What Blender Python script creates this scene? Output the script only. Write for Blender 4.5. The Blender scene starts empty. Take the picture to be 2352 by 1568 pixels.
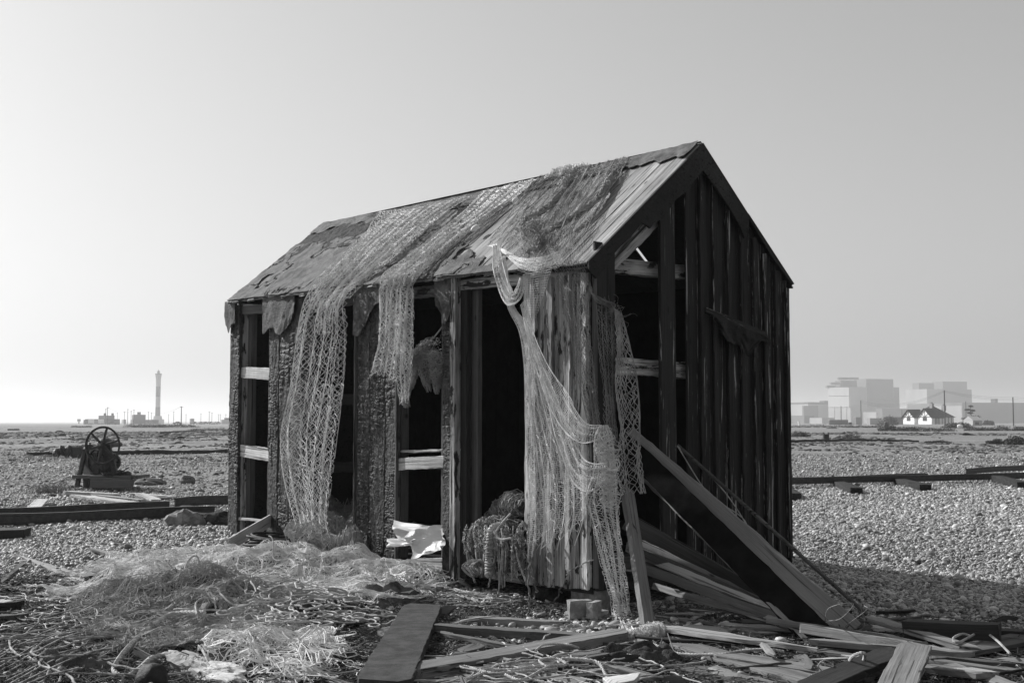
import bpy, math, random
import numpy as np
R = math.radians
rng = np.random.default_rng(7)
random.seed(7)
scn = bpy.context.scene
col = scn.collection

# ------------------------------------------------------------------ camera
PIT = 0.0652
FV = 2775.0            # focal length in units of a 2352 px wide picture
CX, CY = 1176.0, 784.0
CAM = np.array([0., 0., 1.3])
cd = bpy.data.cameras.new('camera')
cam = bpy.data.objects.new('camera', cd)
col.objects.link(cam)
cam.location = CAM
cam.rotation_euler = (R(90) + PIT, 0, 0)
cd.sensor_width = 36
cd.lens = FV / 2352 * 36
cd.clip_start = 0.1
cd.clip_end = 40000
scn.camera = cam

# ------------------------------------------------------------------ sky and sun
SUN_AZ = -57.0   # degrees from straight ahead, negative = left
SUN_EL = 33.0
w = bpy.data.worlds.new('World')
scn.world = w
w.use_nodes = True
nt = w.node_tree
nt.nodes.clear()
sky = nt.nodes.new('ShaderNodeTexSky')
sky.sky_type = 'NISHITA'
sky.sun_disc = False
sky.sun_elevation = R(SUN_EL)
sky.sun_rotation = R(SUN_AZ)
sky.air_density = 1.8
sky.dust_density = 2.0
sky.ozone_density = 1.0
bw = nt.nodes.new('ShaderNodeRGBToBW')
bg = nt.nodes.new('ShaderNodeBackground')
bg.inputs[1].default_value = 0.10
wo = nt.nodes.new('ShaderNodeOutputWorld')
nt.links.new(sky.outputs[0], bw.inputs[0])
gam = nt.nodes.new('ShaderNodeGamma'); gam.inputs[1].default_value = .8
nt.links.new(bw.outputs[0], gam.inputs[0]); nt.links.new(gam.outputs[0], bg.inputs[0])
nt.links.new(bg.outputs[0], wo.inputs[0])
sl = bpy.data.lights.new('sun', 'SUN')
sl.energy = 4.2
sl.angle = R(0.6)
sl.color = (1, 1, 1)
so = bpy.data.objects.new('sun', sl)
col.objects.link(so)
sdir = np.array([math.sin(R(SUN_AZ)) * math.cos(R(SUN_EL)), math.cos(R(SUN_AZ)) * math.cos(R(SUN_EL)), math.sin(R(SUN_EL))])
so.rotation_euler = (R(90 - SUN_EL), 0, math.atan2(sdir[1], sdir[0]) + R(90))
so.location = (-20, 15, 20)
scn.view_settings.view_transform = 'Standard'
scn.view_settings.look = 'None'
scn.view_settings.exposure = 0.62
scn.view_settings.gamma = 1.0
scn.cycles.volume_bounces = 1
scn.cycles.max_bounces = 6
scn.cycles.transparent_max_bounces = 8

# ------------------------------------------------------------------ noise
def hsh(ix, iy, iz, seed=0):
    h = (ix.astype(np.int64) * 374761393 + iy.astype(np.int64) * 668265263 + iz.astype(np.int64) * 2147483647 + seed * 974711) & 0xFFFFFFFF
    h = ((h ^ (h >> 13)) * 1274126177) & 0xFFFFFFFF
    h = ((h ^ (h >> 16)) * 2246822519) & 0xFFFFFFFF
    return ((h ^ (h >> 15)) & 0xFFFFFF) / float(0xFFFFFF)
def vn(x, y, z=0., seed=0):
    x, y, z = np.broadcast_arrays(np.asarray(x, float), np.asarray(y, float), np.asarray(z, float))
    ix, iy, iz = np.floor(x), np.floor(y), np.floor(z)
    fx, fy, fz = x - ix, y - iy, z - iz
    fx, fy, fz = [f * f * (3 - 2 * f) for f in (fx, fy, fz)]
    r = 0
    for a in (0, 1):
        for b in (0, 1):
            for c in (0, 1):
                r = r + hsh(ix + a, iy + b, iz + c, seed) * (fx if a else 1 - fx) * (fy if b else 1 - fy) * (fz if c else 1 - fz)
    return r * 2 - 1
def fbm(x, y, z=0., o=4, seed=0):
    s, a, f = 0, 1., 1.
    for i in range(o):
        s = s + a * vn(np.asarray(x) * f, np.asarray(y) * f, np.asarray(z) * f, seed + i * 17)
        a *= .5; f *= 2.03
    return s
def sst(a, b, x):
    t = np.clip((np.asarray(x, float) - a) / (b - a), 0, 1)
    return t * t * (3 - 2 * t)

def ground_z(x, y):
    x = np.asarray(x, float); y = np.asarray(y, float)
    d = np.sqrt(x * x + y * y)
    z = -0.2 + 0.2 * sst(10.6, 13.6, y - 0.35 * np.minimum(x, 3) )
    und = fbm(x * .55, y * .55, 0, 3, 5) * .035 + vn(x * .16, y * .16, 0, 9) * .06 * sst(13, 22, d)
    z = z + und * (1 - sst(60, 160, d)) + vn(x * .03, y * .03, 3., 2) * .25 * sst(30, 80, d) * (1 - sst(150, 400, d))
    z = z - np.clip(d - 200, 0, 2500) * .0016
    return z
def gz(x, y): return float(ground_z(x, y))

# ------------------------------------------------------------------ pixels (of a 2352 px wide view) to rays
cp, sp = math.cos(PIT), math.sin(PIT)
def ray(px, py):
    u, v = (px - CX) / FV, -(py - CY) / FV
    d = np.array([u, cp - v * sp, sp + v * cp])
    return d / np.linalg.norm(d)
def hit(px, py, P, n):
    d = ray(px, py)
    t = np.dot(np.asarray(P) - CAM, n) / np.dot(d, n)
    return CAM + d * t
def atD(px, py, D):
    d = ray(px, py)
    return CAM + d * (D / d[1])
def G(px, py, dz=0.):
    d = ray(px, py)
    z = -0.2 + dz
    for i in range(12):
        t = (z - CAM[2]) / d[2]
        p = CAM + d * t
        z = gz(p[0], p[1]) + dz
    p[2] = z
    return p
def pxscale(D): return FV / D
def norm(v):
    v = np.asarray(v, float)
    return v / (np.linalg.norm(v) + 1e-12)

MOUNDS = ((430, 1415, .85, .55, .20), (640, 1325, .9, .5, .13), (250, 1400, 1.1, .8, .04), (830, 1340, .7, .35, .10), (580, 1540, .7, .45, .10), (320, 1335, 1.1, .6, .04))
MC = [G(k[0], k[1]) for k in MOUNDS]
def mound_z(x, y):
    z = ground_z(x, y); a = 0
    for (px, py, rx, ry, h), c in zip(MOUNDS, MC):
        a = a + h * np.exp(-(((x - c[0]) / rx) ** 2 + ((y - c[1]) / ry) ** 2) * 1.4)
    return z + a * (1 + .75 * fbm(np.asarray(x) * 2.1, np.asarray(y) * 3.2, 0, 3, 91)) + a * .35 * fbm(np.asarray(x) * 7, np.asarray(y) * 9, 0, 2, 93)

# ------------------------------------------------------------------ mesh accumulation
class MB:
    def __init__(s):
        s.v = []; s.q = []; s.t = []; s.g = []; s.n = 0
    def add(s, V, Q=None, T=None, g=None):
        V = np.asarray(V, float).reshape(-1, 3)
        s.v.append(V)
        s.g.append(V if g is None else np.asarray(g, float).reshape(-1, 3))
        if Q is not None and len(Q): s.q.append(np.asarray(Q, np.int64) + s.n)
        if T is not None and len(T): s.t.append(np.asarray(T, np.int64) + s.n)
        s.n += len(V)
        return s
    def ctr(s):
        V = np.concatenate(s.v)
        return np.array([(V[:, 0].min() + V[:, 0].max()) / 2, (V[:, 1].min() + V[:, 1].max()) / 2, V[:, 2].min()])
ORG = {}
def link(name, me, parent, org):
    o = bpy.data.objects.new(name, me)
    col.objects.link(o)
    if parent is not None:
        o.parent = parent
        o.location = org - ORG[parent.name]
    else:
        o.location = org
    ORG[o.name] = np.array(org, float)
    return o
def tag(o, label=None, cat=None, group=None, kind=None):
    if label: o['label'] = label
    if cat: o['category'] = cat
    if group: o['group'] = group
    if kind: o['kind'] = kind
    return o
def obj(name, m, mat, parent=None, label=None, cat=None, group=None, kind=None, smooth=False, org=None):
    V = np.concatenate(m.v); Gp = np.concatenate(m.g)
    if org is None:
        org = ORG[parent.name] if parent is not None else m.ctr()
    V = V - org
    me = bpy.data.meshes.new(name)
    q = np.concatenate(m.q) if m.q else np.zeros((0, 4), np.int64)
    t = np.concatenate(m.t) if m.t else np.zeros((0, 3), np.int64)
    me.vertices.add(len(V)); me.vertices.foreach_set('co', V.ravel().astype(np.float32))
    nl = q.size + t.size
    me.loops.add(nl)
    me.loops.foreach_set('vertex_index', np.concatenate([q.ravel(), t.ravel()]).astype(np.int32))
    me.polygons.add(len(q) + len(t))
    ls = np.concatenate([np.arange(len(q)) * 4, q.size + np.arange(len(t)) * 3]).astype(np.int32)
    me.polygons.foreach_set('loop_start', ls)
    if smooth: me.polygons.foreach_set('use_smooth', np.ones(len(q) + len(t), bool))
    me.update(calc_edges=True)
    at = me.attributes.new('gp', 'FLOAT_VECTOR', 'POINT')
    at.data.foreach_set('vector', Gp.ravel().astype(np.float32))
    me.materials.append(mat)
    if not smooth: me.polygons.foreach_set('use_smooth', np.zeros(len(q) + len(t), bool))
    o = link(name, me, parent, org)
    return tag(o, label, cat, group, kind)
def thing(name, loc, label, cat, group=None):
    o = bpy.data.objects.new(name, None)
    col.objects.link(o)
    o.empty_display_size = .2
    o.location = loc
    ORG[o.name] = np.array(loc, float)
    return tag(o, label, cat, group)

# ------------------------------------------------------------------ shapes
def board(m, P0, P1, wd, w, t, n=None, w1=None, jit=.003, bow=0., tip0=0., tip1=0., wob=.0, t1=None):
    """plank from P0 to P1; wd = direction of its width; w x t section; tip = length of a broken pointed end"""
    P0 = np.asarray(P0, float); P1 = np.asarray(P1, float)
    L = np.linalg.norm(P1 - P0); a = (P1 - P0) / L
    wd = np.asarray(wd, float); wd = norm(wd - a * np.dot(wd, a)); td = np.cross(a, wd)
    if n is None: n = int(np.clip(L / .07, 4, 60))
    if w1 is None: w1 = w
    if t1 is None: t1 = t
    s = np.linspace(0, 1, n + 1)
    seed = int(rng.integers(1e6))
    W = (w + (w1 - w) * s) / 2
    Th = (t + (t1 - t) * s) / 2
    l = s * L; c = np.zeros(n + 1)
    if tip0 > 0:
        k = np.clip(l / tip0, .06, 1); c = c - W * (1 - k) * .6; W = W * k
    if tip1 > 0:
        k = np.clip((L - l) / tip1, .06, 1); c = c + W * (1 - k) * .5; W = W * k
    b = min(.004, t * .2)
    sec = [(-1, -1, 0, b), (-1, -1, b, 0), (1, -1, -b, 0), (1, -1, 0, b), (1, 1, 0, -b), (1, 1, -b, 0), (-1, 1, b, 0), (-1, 1, 0, -b)]
    cen = P0 + a * l[:, None] + wd * c[:, None] + td * (bow * np.sin(s * np.pi))[:, None] + wd * (wob * vn(l * 1.5, 0, 0, seed))[:, None]
    V = np.zeros((n + 1, 8, 3)); g = np.zeros((n + 1, 8, 3))
    off = rng.uniform(0, 40, 3)
    for k, (sx, sy, dx, dy) in enumerate(sec):
        j = vn(l * 9, k * 3.1, 0, seed + 5) * jit * 1.2 + vn(l * 40, k * 7.7, 0, seed + 9) * jit * .5
        x = sx * W + dx + j * (sx)
        y = sy * Th + dy + j * .4
        V[:, k] = cen + wd * x[:, None] + td * y[:, None]
        g[:, k, 0] = l + off[0]; g[:, k, 1] = x + off[1]; g[:, k, 2] = y + off[2]
    e = rng.uniform(-1, 1, (2, 8)) * min(.012, w * .12)
    V[0] += a * e[0][:, None]; V[-1] += a * e[1][:, None]
    i = np.arange(n)[:, None] * 8; k = np.arange(8)[None]
    Q = np.stack([i + k, i + (k + 1) % 8, i + 8 + (k + 1) % 8, i + 8 + k], -1).reshape(-1, 4)
    capq = [(0, 7, 4, 3), (0, 3, 2, 1), (7, 6, 5, 4)]
    C = [tuple(x for x in c_) for c_ in capq] + [tuple(n * 8 + x for x in c_[::-1]) for c_ in capq]
    m.add(V, np.concatenate([Q, np.array(C)]), None, g)
    return m
def box(m, c, ax, ay, az):
    """box with centre c and half axes"""
    c, ax, ay, az = [np.asarray(k, float) for k in (c, ax, ay, az)]
    V = [c + ax * x + ay * y + az * z for x in (-1, 1) for y in (-1, 1) for z in (-1, 1)]
    o = rng.uniform(0, 30, 3)
    la, lb, lc = [np.linalg.norm(k) for k in (ax, ay, az)]
    g = [np.array([x * la, y * lb, z * lc]) + o for x in (-1, 1) for y in (-1, 1) for z in (-1, 1)]
    return m.add(V, [(0, 1, 3, 2), (4, 6, 7, 5), (0, 4, 5, 1), (2, 3, 7, 6), (0, 2, 6, 4), (1, 5, 7, 3)], None, g)
def prism(m, pts, d):
    """flat polygon pts (any outline) extruded by vector d"""
    from mathutils.geometry import tessellate_polygon
    from mathutils import Vector
    pts = np.asarray(pts, float); n = len(pts); d = np.asarray(d, float)
    T = np.array(tessellate_polygon([[Vector(p) for p in pts]]))
    V = np.concatenate([pts, pts + d])
    i = np.arange(n); j = (i + 1) % n
    return m.add(V, np.stack([i, j, j + n, i + n], -1), np.concatenate([T, T[:, ::-1] + n]))
def tube(m, P, r, k=6, closed=False, caps=True):
    P = np.asarray(P, float); n = len(P)
    if closed: tg = np.roll(P, -1, 0) - np.roll(P, 1, 0)
    else: tg = np.gradient(P, axis=0)
    tg /= np.linalg.norm(tg, axis=1)[:, None] + 1e-12
    ref = np.array([.31, .22, .92]) if np.abs(tg[:, 2]).mean() < .8 else np.array([.9, .35, .1])
    u = np.cross(tg, ref); u /= np.linalg.norm(u, axis=1)[:, None] + 1e-9
    v = np.cross(tg, u)
    th = np.arange(k) * 2 * np.pi / k
    rr = np.broadcast_to(np.asarray(r, float), (n,))
    V = P[:, None] + (u[:, None] * np.cos(th)[None, :, None] + v[:, None] * np.sin(th)[None, :, None]) * rr[:, None, None]
    i = np.arange(n if closed else n - 1)[:, None]; j = np.arange(k)[None]
    i2 = (i + 1) % n
    Q = np.stack([i * k + j, i * k + (j + 1) % k, i2 * k + (j + 1) % k, i2 * k + j], -1).reshape(-1, 4)
    T = None
    if caps and not closed:
        T = [(0, a + 1, a) for a in range(1, k - 1)] + [((n - 1) * k, (n - 1) * k + a, (n - 1) * k + a + 1) for a in range(1, k - 1)]
    return m.add(V, Q, T)
def segs(m, A, B, r):
    """many straight thin strands at once"""
    A = np.asarray(A).reshape(-1, 3); B = np.asarray(B).reshape(-1, 3); n = len(A)
    t = B - A; t /= np.linalg.norm(t, axis=1)[:, None] + 1e-9
    u = np.cross(t, np.array([.37, .81, .45])); u /= np.linalg.norm(u, axis=1)[:, None] + 1e-9
    v = np.cross(t, u)
    r = np.broadcast_to(np.asarray(r, float), (n,))[:, None]
    A = A - t * r * .5; B = B + t * r * .5
    o = [(u * math.cos(x) + v * math.sin(x)) * r for x in (0, 2.094, 4.189)]
    V = np.stack([A + o[0], A + o[1], A + o[2], B + o[0], B + o[1], B + o[2]], 1)
    i = np.arange(n)[:, None] * 6
    Q = np.concatenate([i + np.array(c) for c in ((0, 1, 4, 3), (1, 2, 5, 4), (2, 0, 3, 5))])
    return m.add(V, Q)
def spline(P, n):
    P = np.asarray(P, float)
    d = np.concatenate([[0], np.cumsum(np.linalg.norm(np.diff(P, axis=0), axis=1))])
    if d[-1] <= 0: d = np.arange(len(P)) * 1.
    t = np.linspace(0, d[-1], n)
    Q = np.concatenate([[2 * P[0] - P[1]], P, [2 * P[-1] - P[-2]]])
    k = np.clip(np.searchsorted(d, t, 'right') - 1, 0, len(P) - 2)
    x = ((t - d[k]) / (d[k + 1] - d[k] + 1e-12))[:, None]
    a, b, c, e = Q[k], Q[k + 1], Q[k + 2], Q[k + 3]
    return .5 * (2 * b + (c - a) * x + (2 * a - 5 * b + 4 * c - e) * x ** 2 + (3 * b - a - 3 * c + e) * x ** 3)
def grid_faces(nu, nv):
    i = np.arange(nu - 1)[:, None]; j = np.arange(nv - 1)[None]
    return np.stack([i * nv + j, (i + 1) * nv + j, (i + 1) * nv + j + 1, i * nv + j + 1], -1).reshape(-1, 4)
def sphere(m, c, r, nu=12, nv=8, rot=None, lump=0., seed=0):
    r = np.broadcast_to(np.asarray(r, float), (3,))
    u = np.arange(nu) / nu * 2 * np.pi; v = np.linspace(0.02, np.pi - .02, nv)
    D = np.stack([np.outer(np.cos(u), np.sin(v)), np.outer(np.sin(u), np.sin(v)), np.outer(np.ones(nu), np.cos(v))], -1)
    if lump: D = D * (1 + lump * fbm(D[..., 0] * 1.6 + seed, D[..., 1] * 1.6, D[..., 2] * 1.6, 3, 3))[..., None]
    D = D * r
    if rot is not None: D = D @ np.asarray(rot).T
    i = np.arange(nu)[:, None]; j = np.arange(nv - 1)[None]
    Q = np.stack([i * nv + j, i * nv + j + 1, ((i + 1) % nu) * nv + j + 1, ((i + 1) % nu) * nv + j], -1).reshape(-1, 4)
    return m.add(D.reshape(-1, 3) + np.asarray(c), Q)
def rope3(m, P, R_, pitch=None, k=5):
    """laid rope: three strands twisted about the path"""
    P = np.asarray(P, float)
    L = np.linalg.norm(np.diff(P, axis=0), axis=1).sum()
    if pitch is None: pitch = R_ * 7
    n = int(max(8, L / pitch * 7))
    Q = spline(P, n)
    tg = np.gradient(Q, axis=0); tg /= np.linalg.norm(tg, axis=1)[:, None] + 1e-12
    u = np.cross(tg, [.21, .12, .95]); u /= np.linalg.norm(u, axis=1)[:, None] + 1e-9
    v = np.cross(tg, u)
    ph = np.linspace(0, L / pitch * 2 * np.pi, n)
    for a in (0, 2.094, 4.189):
        tube(m, Q + (u * np.cos(ph + a)[:, None] + v * np.sin(ph + a)[:, None]) * R_ * .5, R_ * .56, k)
    return m

# ------------------------------------------------------------------ materials (the photograph is black and white)
def nmat(name):
    m = bpy.data.materials.new(name); m.use_nodes = True
    t = m.node_tree; b = t.nodes['Principled BSDF']
    return m, t, b
def N(t, ty, **k):
    n = t.nodes.new(ty)
    for a, b in k.items(): setattr(n, a, b)
    return n
def ramp(t, fac, stops):
    r = N(t, 'ShaderNodeValToRGB'); e = r.color_ramp.elements
    while len(e) < len(stops): e.new(.5)
    for i, (p, c) in enumerate(stops):
        e[i].position = p; e[i].color = (c, c, c, 1)
    t.links.new(fac, r.inputs[0])
    return r.outputs[0]
def noise(t, vec, scale, detail=4, rough=.6, dist=0.):
    n = N(t, 'ShaderNodeTexNoise')
    n.inputs['Scale'].default_value = scale; n.inputs['Detail'].default_value = detail
    n.inputs['Roughness'].default_value = rough; n.inputs['Distortion'].default_value = dist
    t.links.new(vec, n.inputs['Vector'])
    return n.outputs[0]
def mapv(t, vec, sc):
    n = N(t, 'ShaderNodeMapping'); n.inputs['Scale'].default_value = sc
    t.links.new(vec, n.inputs['Vector'])
    return n.outputs[0]
def gpv(t): return N(t, 'ShaderNodeAttribute', attribute_name='gp').outputs['Vector']
def mth(t, op, a, b=None):
    n = N(t, 'ShaderNodeMath', operation=op)
    for i, x in enumerate((a, b)):
        if x is None: continue
        if isinstance(x, (int, float)): n.inputs[i].default_value = x
        else: t.links.new(x, n.inputs[i])
    return n.outputs[0]
def mixc(t, f, a, b):
    n = N(t, 'ShaderNodeMix', data_type='RGBA')
    for s, x in ((n.inputs[0], f), (n.inputs[6], a), (n.inputs[7], b)):
        if isinstance(x, (int, float)): s.default_value = x if s == n.inputs[0] else (x, x, x, 1)
        else: t.links.new(x, s)
    return n.outputs[2]
def bump(t, b, h, dist, st=1.):
    n = N(t, 'ShaderNodeBump'); n.inputs['Strength'].default_value = st; n.inputs['Distance'].default_value = dist
    t.links.new(h, n.inputs['Height']); t.links.new(n.outputs[0], b.inputs['Normal'])
def wood(name, dark, light, lo=.35, hi=.65, rough=.85, bmp=.006, fine=60., stain=None, ss=(3, 12, 12)):
    m, t, b = nmat(name)
    v = gpv(t)
    g1 = noise(t, mapv(t, v, (1.2, fine, fine)), 1., 5, .65, .3)
    g2 = noise(t, mapv(t, v, (2.5, 9, 9)), 1., 4, .6)
    mx = mth(t, 'ADD', mth(t, 'MULTIPLY', g1, .6), mth(t, 'MULTIPLY', g2, .4))
    c = ramp(t, mx, [(lo, dark), (hi, light)])
    kn = N(t, 'ShaderNodeTexVoronoi'); kn.inputs['Scale'].default_value = 1.
    t.links.new(mapv(t, v, (2.2, 7, 3)), kn.inputs['Vector'])
    c = mixc(t, ramp(t, kn.outputs[0], [(.04, 1), (.09, 0)]), c, dark * .5)
    vt = ramp(t, noise(t, mapv(t, v, (.35, 2.2, 1.)), 1., 2, .5), [(.3, .55), (.7, 1.35)])
    mv = N(t, 'ShaderNodeMix', data_type='RGBA', blend_type='MULTIPLY'); mv.inputs[0].default_value = 1
    t.links.new(c, mv.inputs[6]); t.links.new(vt, mv.inputs[7]); c = mv.outputs[2]
    ck = ramp(t, noise(t, mapv(t, v, (.8, fine * .55, fine * .55)), 1., 3, .55), [(.60, 0), (.66, 1)])
    c = mixc(t, ck, c, dark * .35)
    if stain:
        s = ramp(t, noise(t, mapv(t, v, ss), 1., 6, .7, .4), [(stain[0], 0), (stain[0] + stain[2], 1)])
        c = mixc(t, s, c, stain[1])
    t.links.new(c, b.inputs['Base Color'])
    b.inputs['Roughness'].default_value = rough
    b.inputs['Specular IOR Level'].default_value = .25
    bump(t, b, g1, bmp)
    return m
def speck(name, dark, light, scale=6., rough=.9, bscale=40., bmp=.004, spec=.2, lo=.4, hi=.62, metal=0.):
    m, t, b = nmat(name)
    v = gpv(t)
    c = ramp(t, noise(t, v, scale, 7, .68), [(lo, dark), (hi, light)])
    t.links.new(c, b.inputs['Base Color'])
    b.inputs['Roughness'].default_value = rough
    b.inputs['Specular IOR Level'].default_value = spec
    b.inputs['Metallic'].default_value = metal
    if bmp: bump(t, b, noise(t, v, bscale, 5, .7), bmp)
    return m
MT = {}
MT['pale'] = wood('pale_wood', .26, .52, .3, .6)
MT['grey'] = wood('grey_wood', .08, .25, .3, .66, stain=(.68, .03, .05))
MT['feltb'] = speck('felted_board', .022, .055, 9, .85, 60, .006, .25)
MT['mid'] = wood('brown_wood', .05, .14, .3, .66)
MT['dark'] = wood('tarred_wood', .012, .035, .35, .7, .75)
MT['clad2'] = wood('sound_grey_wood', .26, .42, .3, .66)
MT['tar_shade'] = speck('tar_and_shade_black', .006, .012, 8, 1.0, 40, .003, .0)
MT['rail'] = wood('bleached_rail_wood', .26, .54, .35, .6, stain=(.66, .04, .05))
MT['clad'] = wood('weathered_cladding', .10, .55, .38, .60, fine=45., bmp=.012, stain=(.54, .02, .04))
MT['flake'] = wood('flaking_tar_paint', .010, .035, .35, .7, .7, bmp=.01, stain=(.60, .42, .04), ss=(.9, 30, 30))
MT['roofw'] = wood('roof_boards', .10, .36, .36, .62, fine=40., bmp=.012, stain=(.66, .03, .05))
MT['char'] = speck('charred_timber', .014, .06, 14, .62, 70, .005, .3)
MT['felt'] = speck('roofing_felt', .035, .15, 7, .8, 50, .02, .35, .36, .64)
MT['feltrough'] = speck('perished_felt', .010, .05, 22, .85, 90, .02, .3)
MT['net'] = speck('pale_twine', .54, .84, 9, .9, 60, 0)
MT['netd'] = speck('grey_twine', .26, .44, 7, .9, 60, 0)
MT['nett'] = speck('dull_twine', .16, .3, 7, .9, 60, 0)
MT['rope'] = speck('rope_fibre', .28, .5, 12, .9, 120, .002)
MT['roped'] = speck('dirty_rope', .12, .42, 12, .9, 120, .003)
MT['iron'] = speck('rusty_iron', .012, .035, 18, .6, 60, .003, .4)
MT['steel'] = speck('rail_steel', .015, .04, 14, .5, 60, .002, .5)
MT['stone'] = speck('stone', .14, .3, 9, .9, 40, .01)
MT['brick'] = speck('weathered_brick', .16, .3, 14, .9, 50, .008)
MT['plastic'] = speck('white_sheeting', .48, .58, 3, .5, 12, .001, .3)
MT['rubber'] = speck('black_rubber', .008, .03, 10, .65, 60, .006, .3)
MT['soil'] = speck('dark_litter', .02, .08, 9, .95, 40, .02)
MT['plant'] = speck('scrub_leaves', .04, .10, 2, .9, 20, 0)
MT['bush'] = speck('low_scrub', .03, .09, 1, .9, 8, .0)
MT['white'] = speck('white_paint', .7, .8, 1, .7, 10, 0)
MT['glass'] = speck('window_glass', .02, .05, 1, .15, 10, 0, .6)
MT['conc'] = speck('pale_concrete', .30, .38, .02, .9, 1, 0)
MT['concm'] = speck('grey_cladding', .12, .16, .02, .9, 1, 0)
MT['concd'] = speck('dark_cladding', .05, .08, .02, .9, 1, 0)
MT['tile'] = speck('roof_tiles', .03, .06, 2, .9, 10, 0)
MT['twig'] = speck('dry_stalks', .10, .28, 9, .9, 40, 0)
MT['cloth'] = speck('dark_rag', .05, .14, 8, .95, 60, .01)
MT['foam'] = speck('pale_float', .6, .75, 6, .5, 30, .002)

# ------------------------------------------------------------------ hut frame of reference
NX = np.array([.6245, 9.5417, 0.])
YAW = .7151
A_ = np.array([-math.sin(YAW), math.cos(YAW), 0.])      # along the long side, away from us
B_ = np.array([math.cos(YAW), math.sin(YAW), 0.])       # along the gable, to the right
UP = np.array([0, 0, 1.])
HL, HW = 5.99, 2.59
def S(px, py, off=0.):   # point on the long side wall, off = metres proud of it
    return hit(px, py, NX - B_ * off, B_)
def F(px, py, off=0.):   # point on the gable wall
    return hit(px, py, NX - A_ * off, A_)
def hs(s, t, z): return NX + A_ * s + B_ * t + UP * z
def sS(px, py=1000): return float(np.dot(S(px, py) - NX, A_))
def tF(px, py=1000): return float(np.dot(F(px, py) - NX, B_))

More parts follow.
